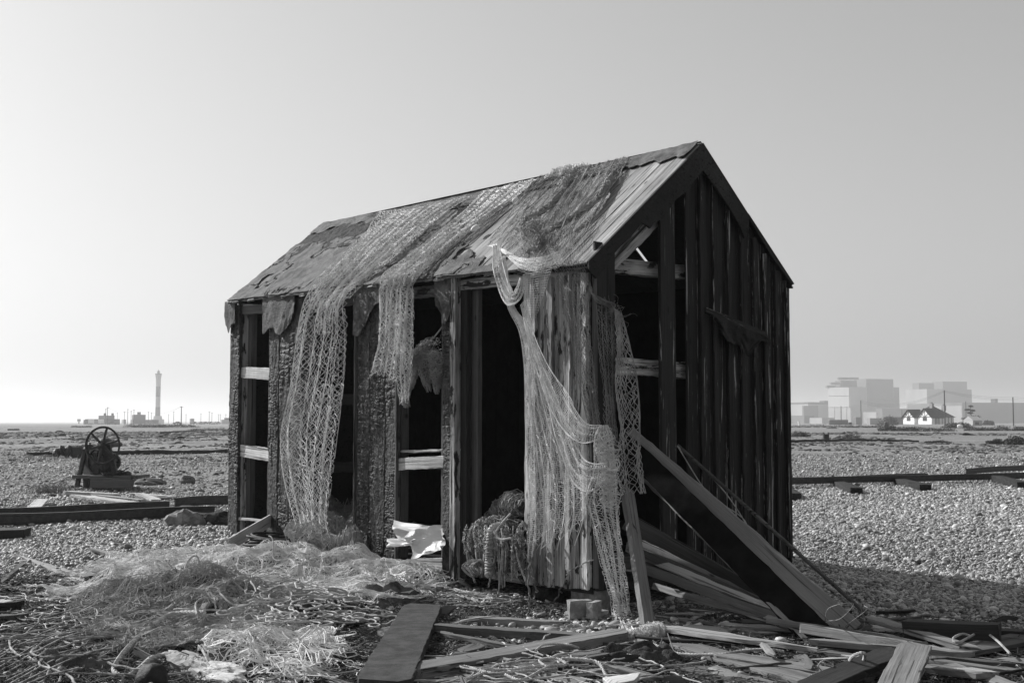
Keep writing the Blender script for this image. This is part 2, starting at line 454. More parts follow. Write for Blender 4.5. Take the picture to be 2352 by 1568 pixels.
# ------------------------------------------------------------------ ground
def soil_mask(x, y):
    """dark litter of rope, rot and soil in the foreground"""
    d = fbm(x * .9, y * .9, 0, 3, 31) * .35
    a = sst(10.3, 9.2, y + d - .25 * np.clip(-x, 0, 3) + .35 * np.clip(x - 1.5, 0, 4))
    patch = np.exp(-(((x - .55) / .75) ** 2 + ((y - 8.75) / .5) ** 2))
    return np.clip(a - 1.2 * patch + sst(.015, .05, mound_z(x, y) - ground_z(x, y)), 0, 1)
def veg_mask(x, y):
    d = np.sqrt(x * x + y * y)
    left = sst(.06, -.12, x / (y + 1e-6))
    far = sst(14.5, 19, d) * left + sst(27, 40, d) * (1 - left) * .8
    far = far + .25 * fbm(x * .12, y * .05, 0, 4, 41) * sst(15, 30, d) + .3 * fbm(x * .5, y * .3, 0, 4, 43) * left
    return np.clip(far, 0, 1)
def build_ground():
    xs = np.concatenate([-np.geomspace(9, 12000, 70)[::-1], np.linspace(-8.9, 8.9, 240), np.geomspace(9, 12000, 70)])
    ys = np.concatenate([[-400, -60, -10, 0, 3], np.linspace(5, 18, 190), np.geomspace(18.1, 12000, 170)])
    X, Y = np.meshgrid(xs, ys, indexing='ij')
    Z = mound_z(X, Y) - .01
    d = np.sqrt(X * X + Y * Y)
    Z = Z + fbm(X * 3.1, Y * 3.1, 0, 3, 77) * .012 * sst(25, 12, d)
    V = np.stack([X, Y, Z], -1).reshape(-1, 3)
    msk = np.stack([soil_mask(X, Y), veg_mask(X, Y), X * 0], -1).reshape(-1, 3)
    m = MB(); m.add(V, grid_faces(len(xs), len(ys)), None, msk)
    mt, t, b = nmat('shingle_ground')
    tc = N(t, 'ShaderNodeTexCoord').outputs['Object']
    sep = N(t, 'ShaderNodeSeparateXYZ'); t.links.new(gpv(t), sep.inputs[0])
    vo = N(t, 'ShaderNodeTexVoronoi'); vo.inputs['Scale'].default_value = 32
    t.links.new(mapv(t, tc, (1, 1, .3)), vo.inputs['Vector'])
    sc = N(t, 'ShaderNodeSeparateColor'); t.links.new(vo.outputs['Color'], sc.inputs[0])
    peb = ramp(t, sc.outputs[0], [(0, .16), (.6, .34), (1, .62)])
    dk = ramp(t, vo.outputs['Distance'], [(.25, 1), (.75, .25)])
    mm = N(t, 'ShaderNodeMix', data_type='RGBA', blend_type='MULTIPLY'); mm.inputs[0].default_value = 1
    t.links.new(peb, mm.inputs[6]); t.links.new(dk, mm.inputs[7])
    big = noise(t, mapv(t, tc, (.35, .35, 1)), 1., 5, .65)
    mott = ramp(t, big, [(.3, .75), (.7, 1.15)])
    m2 = N(t, 'ShaderNodeMix', data_type='RGBA', blend_type='MULTIPLY'); m2.inputs[0].default_value = 1
    t.links.new(mm.outputs[2], m2.inputs[6]); t.links.new(mott, m2.inputs[7])
    fine = noise(t, tc, 9., 8, .75)
    vegc = ramp(t, fine, [(.34, .06), (.52, .20), (.7, .38)])
    streak = noise(t, mapv(t, tc, (.10, .35, 1)), 1., 6, .7)
    vegc = mixc(t, ramp(t, streak, [(.45, 0), (.62, .55)]), vegc, .07)
    mid_ = noise(t, mapv(t, tc, (.5, 1.6, 1)), 1., 7, .8)
    vegc = mixc(t, ramp(t, mid_, [(.46, 0), (.56, .8), (.66, .2)]), vegc, ramp(t, fine, [(.35, .12), (.65, .42)]))
    far_ = noise(t, mapv(t, tc, (.03, .12, 1)), 1., 6, .8)
    vegc = mixc(t, ramp(t, far_, [(.48, 0), (.6, .6)]), vegc, .30)
    soilc = ramp(t, fine, [(.4, .02), (.6, .07), (.72, .2)])
    br = noise(t, tc, 1.3, 8, .75)
    vf = mth(t, 'ADD', sep.outputs[1], mth(t, 'MULTIPLY', mth(t, 'SUBTRACT', br, .5), 1.6))
    c = mixc(t, ramp(t, vf, [(.35, 0), (.62, 1)]), m2.outputs[2], vegc)
    sf = mth(t, 'ADD', sep.outputs[0], mth(t, 'MULTIPLY', mth(t, 'SUBTRACT', noise(t, tc, 5., 6, .7), .5), 1.2))
    c = mixc(t, ramp(t, sf, [(.4, 0), (.6, 1)]), c, soilc)
    t.links.new(c, b.inputs['Base Color']); b.inputs['Roughness'].default_value = .95
    b.inputs['Specular IOR Level'].default_value = .1
    h = mth(t, 'ADD', mth(t, 'MULTIPLY', vo.outputs['Distance'], -.7), mth(t, 'MULTIPLY', fine, .8))
    bump(t, b, h, .03)
    obj('ground', m, mt, kind='structure', smooth=True, org=np.zeros(3))
build_ground()

def in_hut(x, y, mrg=.1):
    s = (x - NX[0]) * A_[0] + (y - NX[1]) * A_[1]; t = (x - NX[0]) * B_[0] + (y - NX[1]) * B_[1]
    return (s > mrg) & (s < HL - mrg) & (t > mrg) & (t < HW - mrg)

def scatter_nodes(name, mat, kind):
    ng = bpy.data.node_groups.new(name, 'GeometryNodeTree')
    ng.interface.new_socket('Geometry', in_out='INPUT', socket_type='NodeSocketGeometry')
    ng.interface.new_socket('Geometry', in_out='OUTPUT', socket_type='NodeSocketGeometry')
    gi = ng.nodes.new('NodeGroupInput'); go = ng.nodes.new('NodeGroupOutput')
    inst = ng.nodes.new('GeometryNodeInstanceOnPoints')
    if kind == 'pebble':
        p = ng.nodes.new('GeometryNodeMeshIcoSphere'); p.inputs['Radius'].default_value = 1; p.inputs['Subdivisions'].default_value = 2
    else:
        p = ng.nodes.new('GeometryNodeMeshCylinder'); p.inputs['Vertices'].default_value = 5
        p.inputs['Radius'].default_value = 1; p.inputs['Depth'].default_value = 1; p.inputs['Side Segments'].default_value = 1
    geo = p.outputs['Mesh']
    if kind == 'pebble':
        spn = ng.nodes.new('GeometryNodeSetPosition'); nz = ng.nodes.new('ShaderNodeTexNoise'); nz.inputs['Scale'].default_value = .9
        ms = ng.nodes.new('ShaderNodeVectorMath'); ms.operation = 'SUBTRACT'; ms.inputs[1].default_value = (.5, .5, .5)
        m2 = ng.nodes.new('ShaderNodeVectorMath'); m2.operation = 'SCALE'; m2.inputs['Scale'].default_value = .9
        ng.links.new(nz.outputs['Color'], ms.inputs[0]); ng.links.new(ms.outputs[0], m2.inputs[0]); ng.links.new(m2.outputs[0], spn.inputs['Offset'])
        ng.links.new(geo, spn.inputs['Geometry']); geo = spn.outputs[0]
        ss = ng.nodes.new('GeometryNodeSetShadeSmooth'); ng.links.new(geo, ss.inputs['Geometry']); geo = ss.outputs[0]
    sm = ng.nodes.new('GeometryNodeSetMaterial'); sm.inputs['Material'].default_value = mat
    ng.links.new(geo, sm.inputs['Geometry'])
    for nm, sock in (('rot', 'Rotation'), ('scl', 'Scale')):
        a = ng.nodes.new('GeometryNodeInputNamedAttribute'); a.data_type = 'FLOAT_VECTOR'; a.inputs['Name'].default_value = nm
        ng.links.new(a.outputs[0], inst.inputs[sock])
    ng.links.new(gi.outputs[0], inst.inputs['Points']); ng.links.new(sm.outputs[0], inst.inputs['Instance'])
    ng.links.new(inst.outputs[0], go.inputs[0])
    return ng
def scatter(name, P, rot, scl, mat, kind):
    me = bpy.data.meshes.new(name); me.vertices.add(len(P))
    me.vertices.foreach_set('co', P.ravel().astype(np.float32))
    for nm, a in (('rot', rot), ('scl', scl)):
        at = me.attributes.new(nm, 'FLOAT_VECTOR', 'POINT'); at.data.foreach_set('vector', a.ravel().astype(np.float32))
    me.materials.append(mat)
    o = link(name, me, None, np.zeros(3)); o['kind'] = 'stuff'
    md = o.modifiers.new('scatter', 'NODES'); md.node_group = scatter_nodes(name + '_nodes', mat, kind)
    return o
def inst_mat(name, lo, hi, rough=.6, pw=1.):
    m, t, b = nmat(name)
    oi = N(t, 'ShaderNodeObjectInfo').outputs['Random']
    c = ramp(t, oi, [(0, lo), (.6, lo + (hi - lo) * .45), (1, hi)])
    tc = N(t, 'ShaderNodeTexCoord').outputs['Object']
    nn = ramp(t, noise(t, tc, 1.5, 4, .6), [(.3, .7), (.7, 1.2)])
    mm = N(t, 'ShaderNodeMix', data_type='RGBA', blend_type='MULTIPLY'); mm.inputs[0].default_value = 1
    t.links.new(c, mm.inputs[6]); t.links.new(nn, mm.inputs[7]); t.links.new(mm.outputs[2], b.inputs['Base Color'])
    b.inputs['Roughness'].default_value = rough; b.inputs['Specular IOR Level'].default_value = .35
    return m
def frustum_pts(n, y0, y1, p=2., half=.60):
    y = (rng.uniform(0, 1, n) * (y1 ** p - y0 ** p) + y0 ** p) ** (1 / p)
    x = rng.uniform(-half, half, n) * y * 1.0
    return x, y
def build_pebbles():
    x, y = frustum_pts(590000, 6.6, 24, 1.75)
    sm_ = soil_mask(x, y)
    keep = (rng.uniform(0, 1, len(x)) > np.maximum(sm_ * .93, .72 * sst(.35, .8, veg_mask(x, y) + .2 * vn(x * 1.1, y * 1.1, 0, 55)))) & ~in_hut(x, y)
    x, y = x[keep], y[keep]
    x2, y2 = frustum_pts(165000, 24, 46, 1.6)
    k2 = rng.uniform(0, 1, len(x2)) > veg_mask(x2, y2) * .75
    x = np.concatenate([x, x2[k2]]); y = np.concatenate([y, y2[k2]]); n = len(x)
    d = np.sqrt(x * x + y * y)
    k = 1 + .25 * sst(12, 22, d) + .45 * sst(22, 40, d)
    r = .0088 * np.exp(rng.normal(0, .45, n)) * k * (1 + .55 * np.exp(-(((x - .7) / 1.2) ** 2 + ((y - 8.6) / .9) ** 2)))
    r = np.clip(r, .006, .05)
    scl = np.stack([r * rng.uniform(1, 1.5, n), r * rng.uniform(.8, 1.1, n), r * rng.uniform(.5, .8, n)], -1)
    P = np.stack([x, y, mound_z(x, y) + r * rng.uniform(-.1, .7, n)], -1)
    rot = np.stack([rng.normal(0, .35, n), rng.normal(0, .35, n), rng.uniform(0, 6.28, n)], -1)
    scatter('shingle_pebbles', P, rot, scl, inst_mat('flint_pebbles', .12, .58, .55), 'pebble')
build_pebbles()
def build_litter():
    x, y = frustum_pts(66000, 6.6, 11.2, 1.3)
    k = rng.uniform(0, 1, len(x)) < soil_mask(x, y)
    x, y = x[k & ~in_hut(x, y)], y[k & ~in_hut(x, y)]; n = len(x)
    L = np.exp(rng.normal(-3.0, .6, n)); r = rng.uniform(.0012, .0045, n)
    big = rng.uniform(0, 1, n) < .03; r[big] *= 2.5
    scl = np.stack([r, r * rng.uniform(.5, 1, n), L], -1)
    rot = np.stack([np.pi / 2 + rng.normal(0, .22, n), np.zeros(n), rng.uniform(0, 6.28, n)], -1)
    P = np.stack([x, y, mound_z(x, y) + rng.uniform(.0, .035, n)], -1)
    scatter('beach_litter', P, rot, scl, inst_mat('litter_bits', .015, .16, .9), 'stick')
build_litter()

def build_cover():
    x, y = frustum_pts(78000, 17, 130, 1.5)
    k = rng.uniform(0, 1, len(x)) < np.clip(veg_mask(x, y) * sst(-.1, .5, fbm(x * .5, y * .25, 0, 4, 61) + .1), 0, 1)
    x, y = x[k & ~in_hut(x, y, -1)], y[k & ~in_hut(x, y, -1)]; n = len(x)
    r = .035 * np.exp(rng.normal(0, .45, n)) * (1 + sst(30, 110, y) * 1.5)
    scl = np.stack([r * 1.5, r * 1.1, r * rng.uniform(.25, .6, n)], -1)
    scatter('low_ground_plants', np.stack([x, y, ground_z(x, y)], -1), np.stack([rng.normal(0, .2, n), rng.normal(0, .2, n), rng.uniform(0, 6.28, n)], -1), scl, inst_mat('ground_plants', .03, .22, .9), 'pebble')
build_cover()

# ------------------------------------------------------------------ the hut
hut = thing('derelict_hut', hs(HL / 2, HW / 2, 0), 'tall derelict timber net hut with charred posts and gaping openings', 'hut')
def vboard(m, px0, px1, ybot, plane='S', ytop=None, off=.0, th=.022, ztop=None, jit=.004, tip=0.):
    """upright board between two picture columns on one of the two visible walls"""
    s_ = (S if plane == 'S' else F)
    ax = A_ if plane == 'S' else B_
    c = (px0 + px1) / 2
    pb = s_(c, ybot, off)
    w_ = abs((sS(px0) - sS(px1)) if plane == 'S' else (tF(px0) - tF(px1)))
    if ztop is None: ztop = s_(c, ytop, off)[2]
    pt = pb.copy(); pt[2] = ztop
    out = -B_ if plane == 'S' else -A_
    board(m, pb + out * th / 2, pt + out * th / 2, ax, w_, th, n=40, jit=jit, tip1=tip)
    return m
ROOFT = {}
# eave and ridge corners read off the building
E0 = S(1349, 598, .09); E1 = S(523, 692, .07)
PM = NX + B_ * HW / 2
AP0 = hit(1611, 327, PM, B_); AP1 = hit(745, 514, PM, B_)
ER0 = hit(1820, 651, NX + B_ * (HW + .05), B_); ER1 = ER0 + (E1 - E0)
def eave_z(s):
    f = (s - np.dot(E0 - NX, A_)) / np.dot(E1 - E0, A_)
    return E0[2] + (E1[2] - E0[2]) * f
def Rf(u, v, off=0.):
    """left roof slope: u 0 front .. 1 back, v 0 eave .. 1 ridge"""
    u = np.asarray(u, float)[..., None]; v = np.asarray(v, float)[..., None]
    sag = -.035 * np.sin(np.pi * u) * v
    p = (E0 * (1 - u) + E1 * u) * (1 - v) + (AP0 * (1 - u) + AP1 * u) * v
    return p + RN * off + UP * sag
RN = norm(np.cross(AP0 - E0, E1 - E0))
if RN[2] < 0: RN = -RN
def RH(px, py, off=0.):   # picture point on the left roof slope
    p = hit(px, py, (E0 + E1 + AP0 + AP1) / 4 + RN * off, RN)
    for _ in range(4):
        u, v = Ruv(p)
        q = Rf(u, v, off)
        p = hit(px, py, q, RN)
    return p
def Ruv(p):
    u, v = .5, .5
    for _ in range(12):
        q = (E0 * (1 - u) + E1 * u) * (1 - v) + (AP0 * (1 - u) + AP1 * u) * v
        du = (E1 - E0) * (1 - v) + (AP1 - AP0) * v; dv = (AP0 - E0) * (1 - u) + (AP1 - E1) * u
        s_, *_r = np.linalg.lstsq(np.stack([du, dv], 1), p - q, rcond=None)
        u += s_[0]; v += s_[1]
    return u, v

# charred boards with real crazing: one gridded slab per panel board
def charboard(m, px0, px1, ybot, ytop, off=.0, seed=0, amp=.009):
    c = (px0 + px1) / 2
    pb = S(c, ybot, off); w_ = abs(sS(px0) - sS(px1)) - .004
    zt = S(c, ytop, off)[2]
    H = zt - pb[2]
    nu = max(10, int(w_ / .006)); nv = int(H / .006)
    U, W_ = np.meshgrid(np.linspace(-w_ / 2, w_ / 2, nu), np.linspace(0, H, nv), indexing='ij')
    band = .12 + .88 * sst(-.3, .35, fbm(U * 5 + seed, W_ * 1.6, 0, 4, seed))
    warp = W_ + .012 * fbm(U * 22, W_ * 7, 0, 3, seed + 3)
    per = .8 + .5 * hsh(np.array([seed]), np.array([1]), np.array([2]))[0]
    a1 = np.abs(vn(U * 7 + seed, warp * 40 * per, 0, seed + 2)); a2 = np.abs(vn(U * 16 - seed, warp * 75 * per, 3, seed + 8)); a3 = np.abs(vn(U * 26, W_ * 3.5, 5, seed + 9))
    crk = sst(.0, .30, a1) * (.55 + .45 * sst(0, .25, a2)) * (.35 + .65 * sst(0, .16, a3))
    h = amp * 1.15 * band * crk + fbm(U * 60, W_ * 40, 0, 3, seed + 4) * .0022 + .006 * fbm(U * 8, W_ * 2, 0, 3, seed)
    edge = sst(0, .01, np.minimum(U + w_ / 2, w_ / 2 - U) + .004)
    h = .012 * edge + h * edge
    er = .006 * vn(W_ * 14, 0, 0, seed + 6)
    P = pb + A_ * (U + er * np.sign(U) * (np.abs(U) > w_ * .45))[..., None] + UP * W_[..., None] - B_ * h[..., None]
    m.add(P.reshape(-1, 3), grid_faces(nu, nv))
    box(m, pb + UP * H / 2 + B_ * .008, A_ * w_ / 2, B_ * .012, UP * H / 2)
    return m
def EZ(px): return S(px, 800)[2] * 0 + eave_z(sS(px)) - .05
def ytop_at(px):  # picture row of the eave above a column
    return 692 + (598 - 692) * (px - 523) / (1349 - 523) + 12
def panel(name, cols, lab):
    m = MB()
    for k, (a, b_, yb) in enumerate(cols):
        charboard(m, a, b_, yb, ytop_at((a + b_) / 2), 0, seed=int(a))
    return obj(name, m, MT['char'], hut, lab, smooth=False)
panel('charred_corner_post', [(524, 547, 1226)], 'blistered charred corner post')
panel('wall_cladding', [(615, 638, 1232), (639, 663, 1234), (664, 692, 1236)], 'blistered charred boards')
panel('wall_cladding', [(821, 848, 1300), (849, 884, 1308), (885, 914, 1306)], 'blistered charred boards')
panel('wall_cladding', [(1018, 1045, 1330)], 'single blistered charred board')
# thin edge boards beside the charred panels
for (a, b_, yb, mt) in ((818.5, 821, 1290, 'mid'), (914.5, 918, 1296, 'mid')):
    obj('edge_strip', vboard(MB(), a, b_, yb, 'S', ztop=EZ(a), off=-.02, th=.05), MT[mt], hut)

# posts inside the openings
def post_s(px0, px1, ybot, inner, depth, mat, ytop=None, name='post'):
    c = (px0 + px1) / 2
    w_ = abs(sS(px0) - sS(px1))
    pb = S(c, ybot, -inner); zt = EZ(c) if ytop is None else S(c, ytop, -inner)[2]
    m = MB(); p0 = pb + B_ * (depth / 2); p1 = p0.copy(); p1[2] = zt
    board(m, p0, p1, A_, w_, depth, n=40, jit=.004)
    return obj(name, m, MT[mat], hut)
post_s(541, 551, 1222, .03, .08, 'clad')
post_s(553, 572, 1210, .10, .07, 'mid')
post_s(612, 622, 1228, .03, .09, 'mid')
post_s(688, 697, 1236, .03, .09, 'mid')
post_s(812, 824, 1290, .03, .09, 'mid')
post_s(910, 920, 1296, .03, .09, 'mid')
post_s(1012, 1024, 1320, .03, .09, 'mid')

def rail_quad(pl, pts, th, inner, mat, name='cross_rail', lab=None, nrm=None):
    """beam given by its four picture corners: top-left, top-right, bottom-right, bottom-left"""
    q = [pl(x, y, -inner) for x, y in pts]
    P0 = (q[0] + q[3]) / 2; P1 = (q[1] + q[2]) / 2
    m = MB()
    out = B_ if pl is S else A_
    w0 = np.linalg.norm(q[0] - q[3]); w1 = np.linalg.norm(q[1] - q[2])
    board(m, P0 + out * th / 2, P1 + out * th / 2, UP, w0, th, n=26, w1=w1, jit=.006)
    return obj(name, m, MT[mat], hut, lab)
rail_quad(S, [(540, 843), (620, 845), (620, 872), (540, 866)], .09, .01, 'rail')
rail_quad(S, [(538, 1019), (620, 1031), (620, 1060), (538, 1045)], .09, .01, 'rail')
rail_quad(S, [(545, 698), (620, 700), (620, 716), (545, 712)], .09, .02, 'rail')
rail_quad(S, [(536, 1187), (640, 1196), (640, 1201), (536, 1192)], .09, .0, 'pale', 'sill')
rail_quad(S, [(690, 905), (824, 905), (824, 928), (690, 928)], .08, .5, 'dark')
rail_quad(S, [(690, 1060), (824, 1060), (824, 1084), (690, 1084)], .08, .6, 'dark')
rail_quad(S, [(914, 1052), (1022, 1046), (1022, 1074), (914, 1079)], .09, .0, 'rail')
rail_quad(S, [(914, 1035), (1022, 1031), (1022, 1036), (914, 1040)], .22, .03, 'rail', 'shelf')
rail_quad(S, [(940, 1283), (1022, 1281), (1022, 1310), (940, 1303)], .1, .02, 'rail', 'sill')
rail_quad(S, [(690, 1256), (830, 1276), (830, 1290), (690, 1270)], .1, .05, 'dark', 'sill')
# eave plate carried along the wall top, door lintel
def eplate(pxa, pxb, mat, drop=.06, hgt=.09, off=-.01):
    s0, s1 = sS(pxa), sS(pxb)
    m = MB(); board(m, hs(s0, .05 + off * -1, eave_z(s0) - drop - hgt / 2), hs(s1, .05, eave_z(s1) - drop - hgt / 2), UP, hgt, .08, n=30, jit=.006)
    return obj('eave_plate', m, MT[mat], hut)
eplate(1345, 1052, 'clad', .03, .09); eplate(1050, 900, 'clad', .05, .1); eplate(898, 530, 'mid', .06, .1)
# doorway
obj('door_post', vboard(MB(), 1046, 1057, 1326, 'S', ytop=640, off=-.02, th=.07, jit=.006), MT['clad'], hut, 'split pale edge of the door frame')
post_s(1057, 1070, 1326, .02, .05, 'dark', name='door_post')
dj = post_s(1072, 1097, 1300, .09, .05, 'mid', name='door_jamb')
for yy in (785, 925, 1075):
    m = MB(); c = S(1078, yy, -.085)
    board(m, c - UP * .08, c + UP * .08, A_, .055, .012, n=6); obj('hinge', m, MT['iron'], dj)
rail_quad(S, [(1075, 640), (1215, 622), (1215, 640), (1075, 658)], .06, .03, 'clad', 'door_lintel')
# weathered board and batten cladding right of the door
def s2v(x): return x * .9408
m = MB()
for (a, b_, yb) in ((1285, 1304, 1432), (1304, 1322, 1432), (1322, 1346, 1433), (1346, 1367, 1434), (1367, 1389, 1436), (1389, 1408, 1437), (1408, 1431, 1440), (1431, 1447, 1438)):
    vboard(m, s2v(a) + .4, s2v(b_) - .4, s2v(yb) - 5, 'S', ztop=EZ(s2v(a)) - .03, off=-.022, th=.02, jit=.005)
clp = obj('wall_cladding', m, MT['clad'], hut, 'weathered grey upright boards with battens right of the doorway')
m = MB()
for (a, b_, yb, yt) in ((1300, 1314, 1430, 0), (1342, 1355, 1436, 0), (1386, 1399, 1440, 0), (1427, 1441, 1442, 0)):
    vboard(m, s2v(a), s2v(b_), s2v(yb) - 4, 'S', ztop=EZ(s2v(a)) - .04, off=.0, th=.034, jit=.007)
obj('batten', m, MT['clad'], clp, kind=None)
m = MB(); box(m, S(s2v(1379), s2v(745), .004), A_ * .02, B_ * .006, UP * .07); obj('latch', m, MT['iron'], clp)

# ---- gable wall
obj('corner_post', vboard(MB(), 1366, 1411, 1352, 'F', ytop=560, off=.0, th=.03, jit=.004), MT['dark'], hut, 'broad dark board at the near corner')
obj('corner_post', vboard(MB(), 1362, 1366.5, 1350, 'F', ytop=590, off=.0, th=.045), MT['mid'], hut)
m = MB(); board(m, hs(.06, .06, .02), hs(.06, .06, 2.5), A_, .09, .09); obj('post', m, MT['dark'], hut)
obj('stud', vboard(MB(), 1516, 1550, 1300, 'F', ytop=452, off=.005, th=.035, jit=.004), MT['flake'], hut, 'tall tarred stud in the gable opening')
rail_quad(F, [(1405, 592), (1585, 611), (1585, 641), (1405, 626)], .08, .08, 'clad')
rail_quad(F, [(1405, 820), (1585, 831), (1585, 868), (1405, 858)], .08, .08, 'clad')
rail_quad(F, [(1366, 1285), (1585, 1262), (1585, 1290), (1366, 1315)], .1, .05, 'mid', 'sill')
m = MB(); q0 = F(1395, 610, -.06); q1 = F(1500, 505, -.06)
board(m, q0, q1, UP, .13, .05, jit=.008); obj('rafter', m, MT['clad'], hut, 'pale rafter end behind the broken gable')
def roofline_y(px):  # picture row of the right gable slope
    return 327 + (651 - 327) * (px - 1611) / (1820 - 1611)
m = MB(); mb_ = MB()
cols = [1578, 1602, 1614, 1632, 1644, 1664, 1678, 1696, 1708, 1724, 1738, 1752, 1762, 1776, 1788, 1802, 1815]
for a, b_ in zip(cols[:-1], cols[1:]):
    c = (a + b_) / 2
    yt = roofline_y(c) + 12 if c > 1611 else 327 + (1611 - c) * 1.05 + 24
    yb = 1350 + (1278 - 1350) * (c - 1366) / (1814 - 1366)
    vboard(m, a + .3, b_ - .3, yb, 'F', ytop=yt, off=-.02, th=.02, jit=.004)
gcl = obj('gable_cladding', m, MT['flake'], hut, 'black tarred upright boards with flaking paint')
for (a, b_, t_) in ((1609, 1617, 0), (1640, 1649, 0), (1673, 1681, 0), (1704, 1712, 0), (1733, 1741, 0), (1757, 1764, 1), (1783, 1790, 0), (1808, 1815, 0)):
    c = (a + b_) / 2
    yb = 1350 + (1278 - 1350) * (c - 1366) / (1814 - 1366)
    obj('batten', vboard(MB(), a, b_, yb, 'F', ytop=roofline_y(max(c, 1612)) + (26 if c > 1612 else 60), off=.0, th=.035, jit=.006), MT['clad' if t_ and 0 else 'flake'], gcl)
rail_quad(F, [(1622, 705), (1762, 762), (1762, 775), (1622, 716)], .05, -.045, 'flake', 'drip_rail')
# barge boards
def poly_on(pl, pts, off, th, mat, name, lab=None, par=hut):
    out = -B_ if pl is S else -A_
    m = MB(); prism(m, [pl(x, y, off) for x, y in pts], out * th)
    return obj(name, m, MT[mat], par, lab)
bp = [(1611, 329), (1348, 600), (1349, 618), (1366, 640), (1384, 618), (1400, 590), (1420, 568), (1445, 545), (1462, 522), (1470, 512), (1482, 518), (1490, 525), (1497, 512), (1515, 505), (1530, 486), (1548, 460), (1570, 442), (1580, 430), (1590, 418), (1611, 392)]
poly_on(F, bp, .055, .022, 'dark', 'barge_board', 'broad broken barge board with ragged lower edge')
poly_on(F, [(1611, 329), (1611, 392), (1640, 430), (1672, 478), (1696, 520), (1706, 548), (1716, 524), (1716, 494)], .055, .022, 'dark', 'barge_board')
poly_on(F, [(1716, 491), (1716, 500), (1770, 590), (1806, 640), (1816, 655), (1821, 652)], .05, .018, 'dark', 'barge_board')

# ---- roof: left slope of boards running from ridge to eave
u_cells = np.cumsum(np.concatenate([[0], rng.uniform(.018, .026, 60)])); u_cells = u_cells[u_cells < 1.0]; u_cells = np.append(u_cells, 1.)
m = MB()
for k in range(len(u_cells) - 1):
    ua, ub = u_cells[k] + .0006, u_cells[k + 1] - .0006
    uc = (ua + ub) / 2
    v0 = rng.uniform(-.012, .006); off = -.014 + rng.uniform(-.003, .003)
    P0 = Rf(uc, v0, off); P1 = Rf(uc, 1.0, off)
    board(m, P0, P1, E1 - E0, (ub - ua) * np.linalg.norm(E1 - E0), .022, n=34, w1=(ub - ua) * np.linalg.norm(AP1 - AP0), jit=.003)
roof = obj('roof', m, MT['roofw'], hut, 'roof slope of long bleached boards')
# right slope, with one open joint that lets a line of sky in
SR = norm(np.cross(AP0 - ER0, ER1 - ER0))
if SR[2] < 0: SR = -SR
g0 = hit(1463, 560, ER0, SR); g1 = hit(1497, 605, ER0, SR)
def ruv(p):
    d1 = ER1 - ER0; d2 = AP0 - ER0
    s_, *_r = np.linalg.lstsq(np.stack([d1, d2], 1), p - ER0, rcond=None)
    return s_
ga, gb = ruv(g0), ruv(g1)
def rp(u, v, off=0.):
    u = np.asarray(u, float)[..., None]; v = np.asarray(v, float)[..., None]
    return ER0 * (1 - u) * (1 - v) + ER1 * u * (1 - v) + AP0 * (1 - u) * v + AP1 * u * v + SR * off
m = MB()
gu = (ga[0] + gb[0]) / 2; gw = .004
for (ua, ub, va, vb) in ((0, gu - gw, -.02, 1), (gu + gw, 1.0, -.02, 1), (gu - gw, gu + gw, -.02, gb[1]), (gu - gw, gu + gw, ga[1], 1)):
    pts = [rp(ua, va, -.03), rp(ub, va, -.03), rp(ub, vb, -.03), rp(ua, vb, -.03)]
    prism(m, pts, SR * .012)
obj('roof', m, MT['dark'], hut, 'far roof slope hidden behind the ridge')
# ridge capping
def ridgecap(u0, u1, mat, name='ridge_cap', lab=None, wdt=.13, seed=1):
    nu = int((u1 - u0) * 420); nv = 14
    U, V_ = np.meshgrid(np.linspace(u0, u1, nu), np.linspace(0, 1, nv), indexing='ij')
    ragged = wdt * (1 + .25 * fbm(U * 40, 0, 0, 3, seed))
    P = Rf(U, 1 - V_ * ragged, .022) + RN * (fbm(U * 60, V_ * 3, 0, 3, seed)[..., None] * .006)
    m = MB(); m.add(P.reshape(-1, 3), grid_faces(nu, nv))
    m.add((P - RN * .012).reshape(-1, 3), grid_faces(nu, nv)[:, ::-1])
    # far side of the ridge
    Q = rp(U, 1 - V_ * .12, .02)
    m.add(Q.reshape(-1, 3), grid_faces(nu, nv))
    return obj(name, m, MT[mat], roof, lab, smooth=True)
ridgecap(.003, .33, 'felt', lab='felt ridge strip with pale scuffs'); ridgecap(.33, 1.0, 'felt', seed=5)

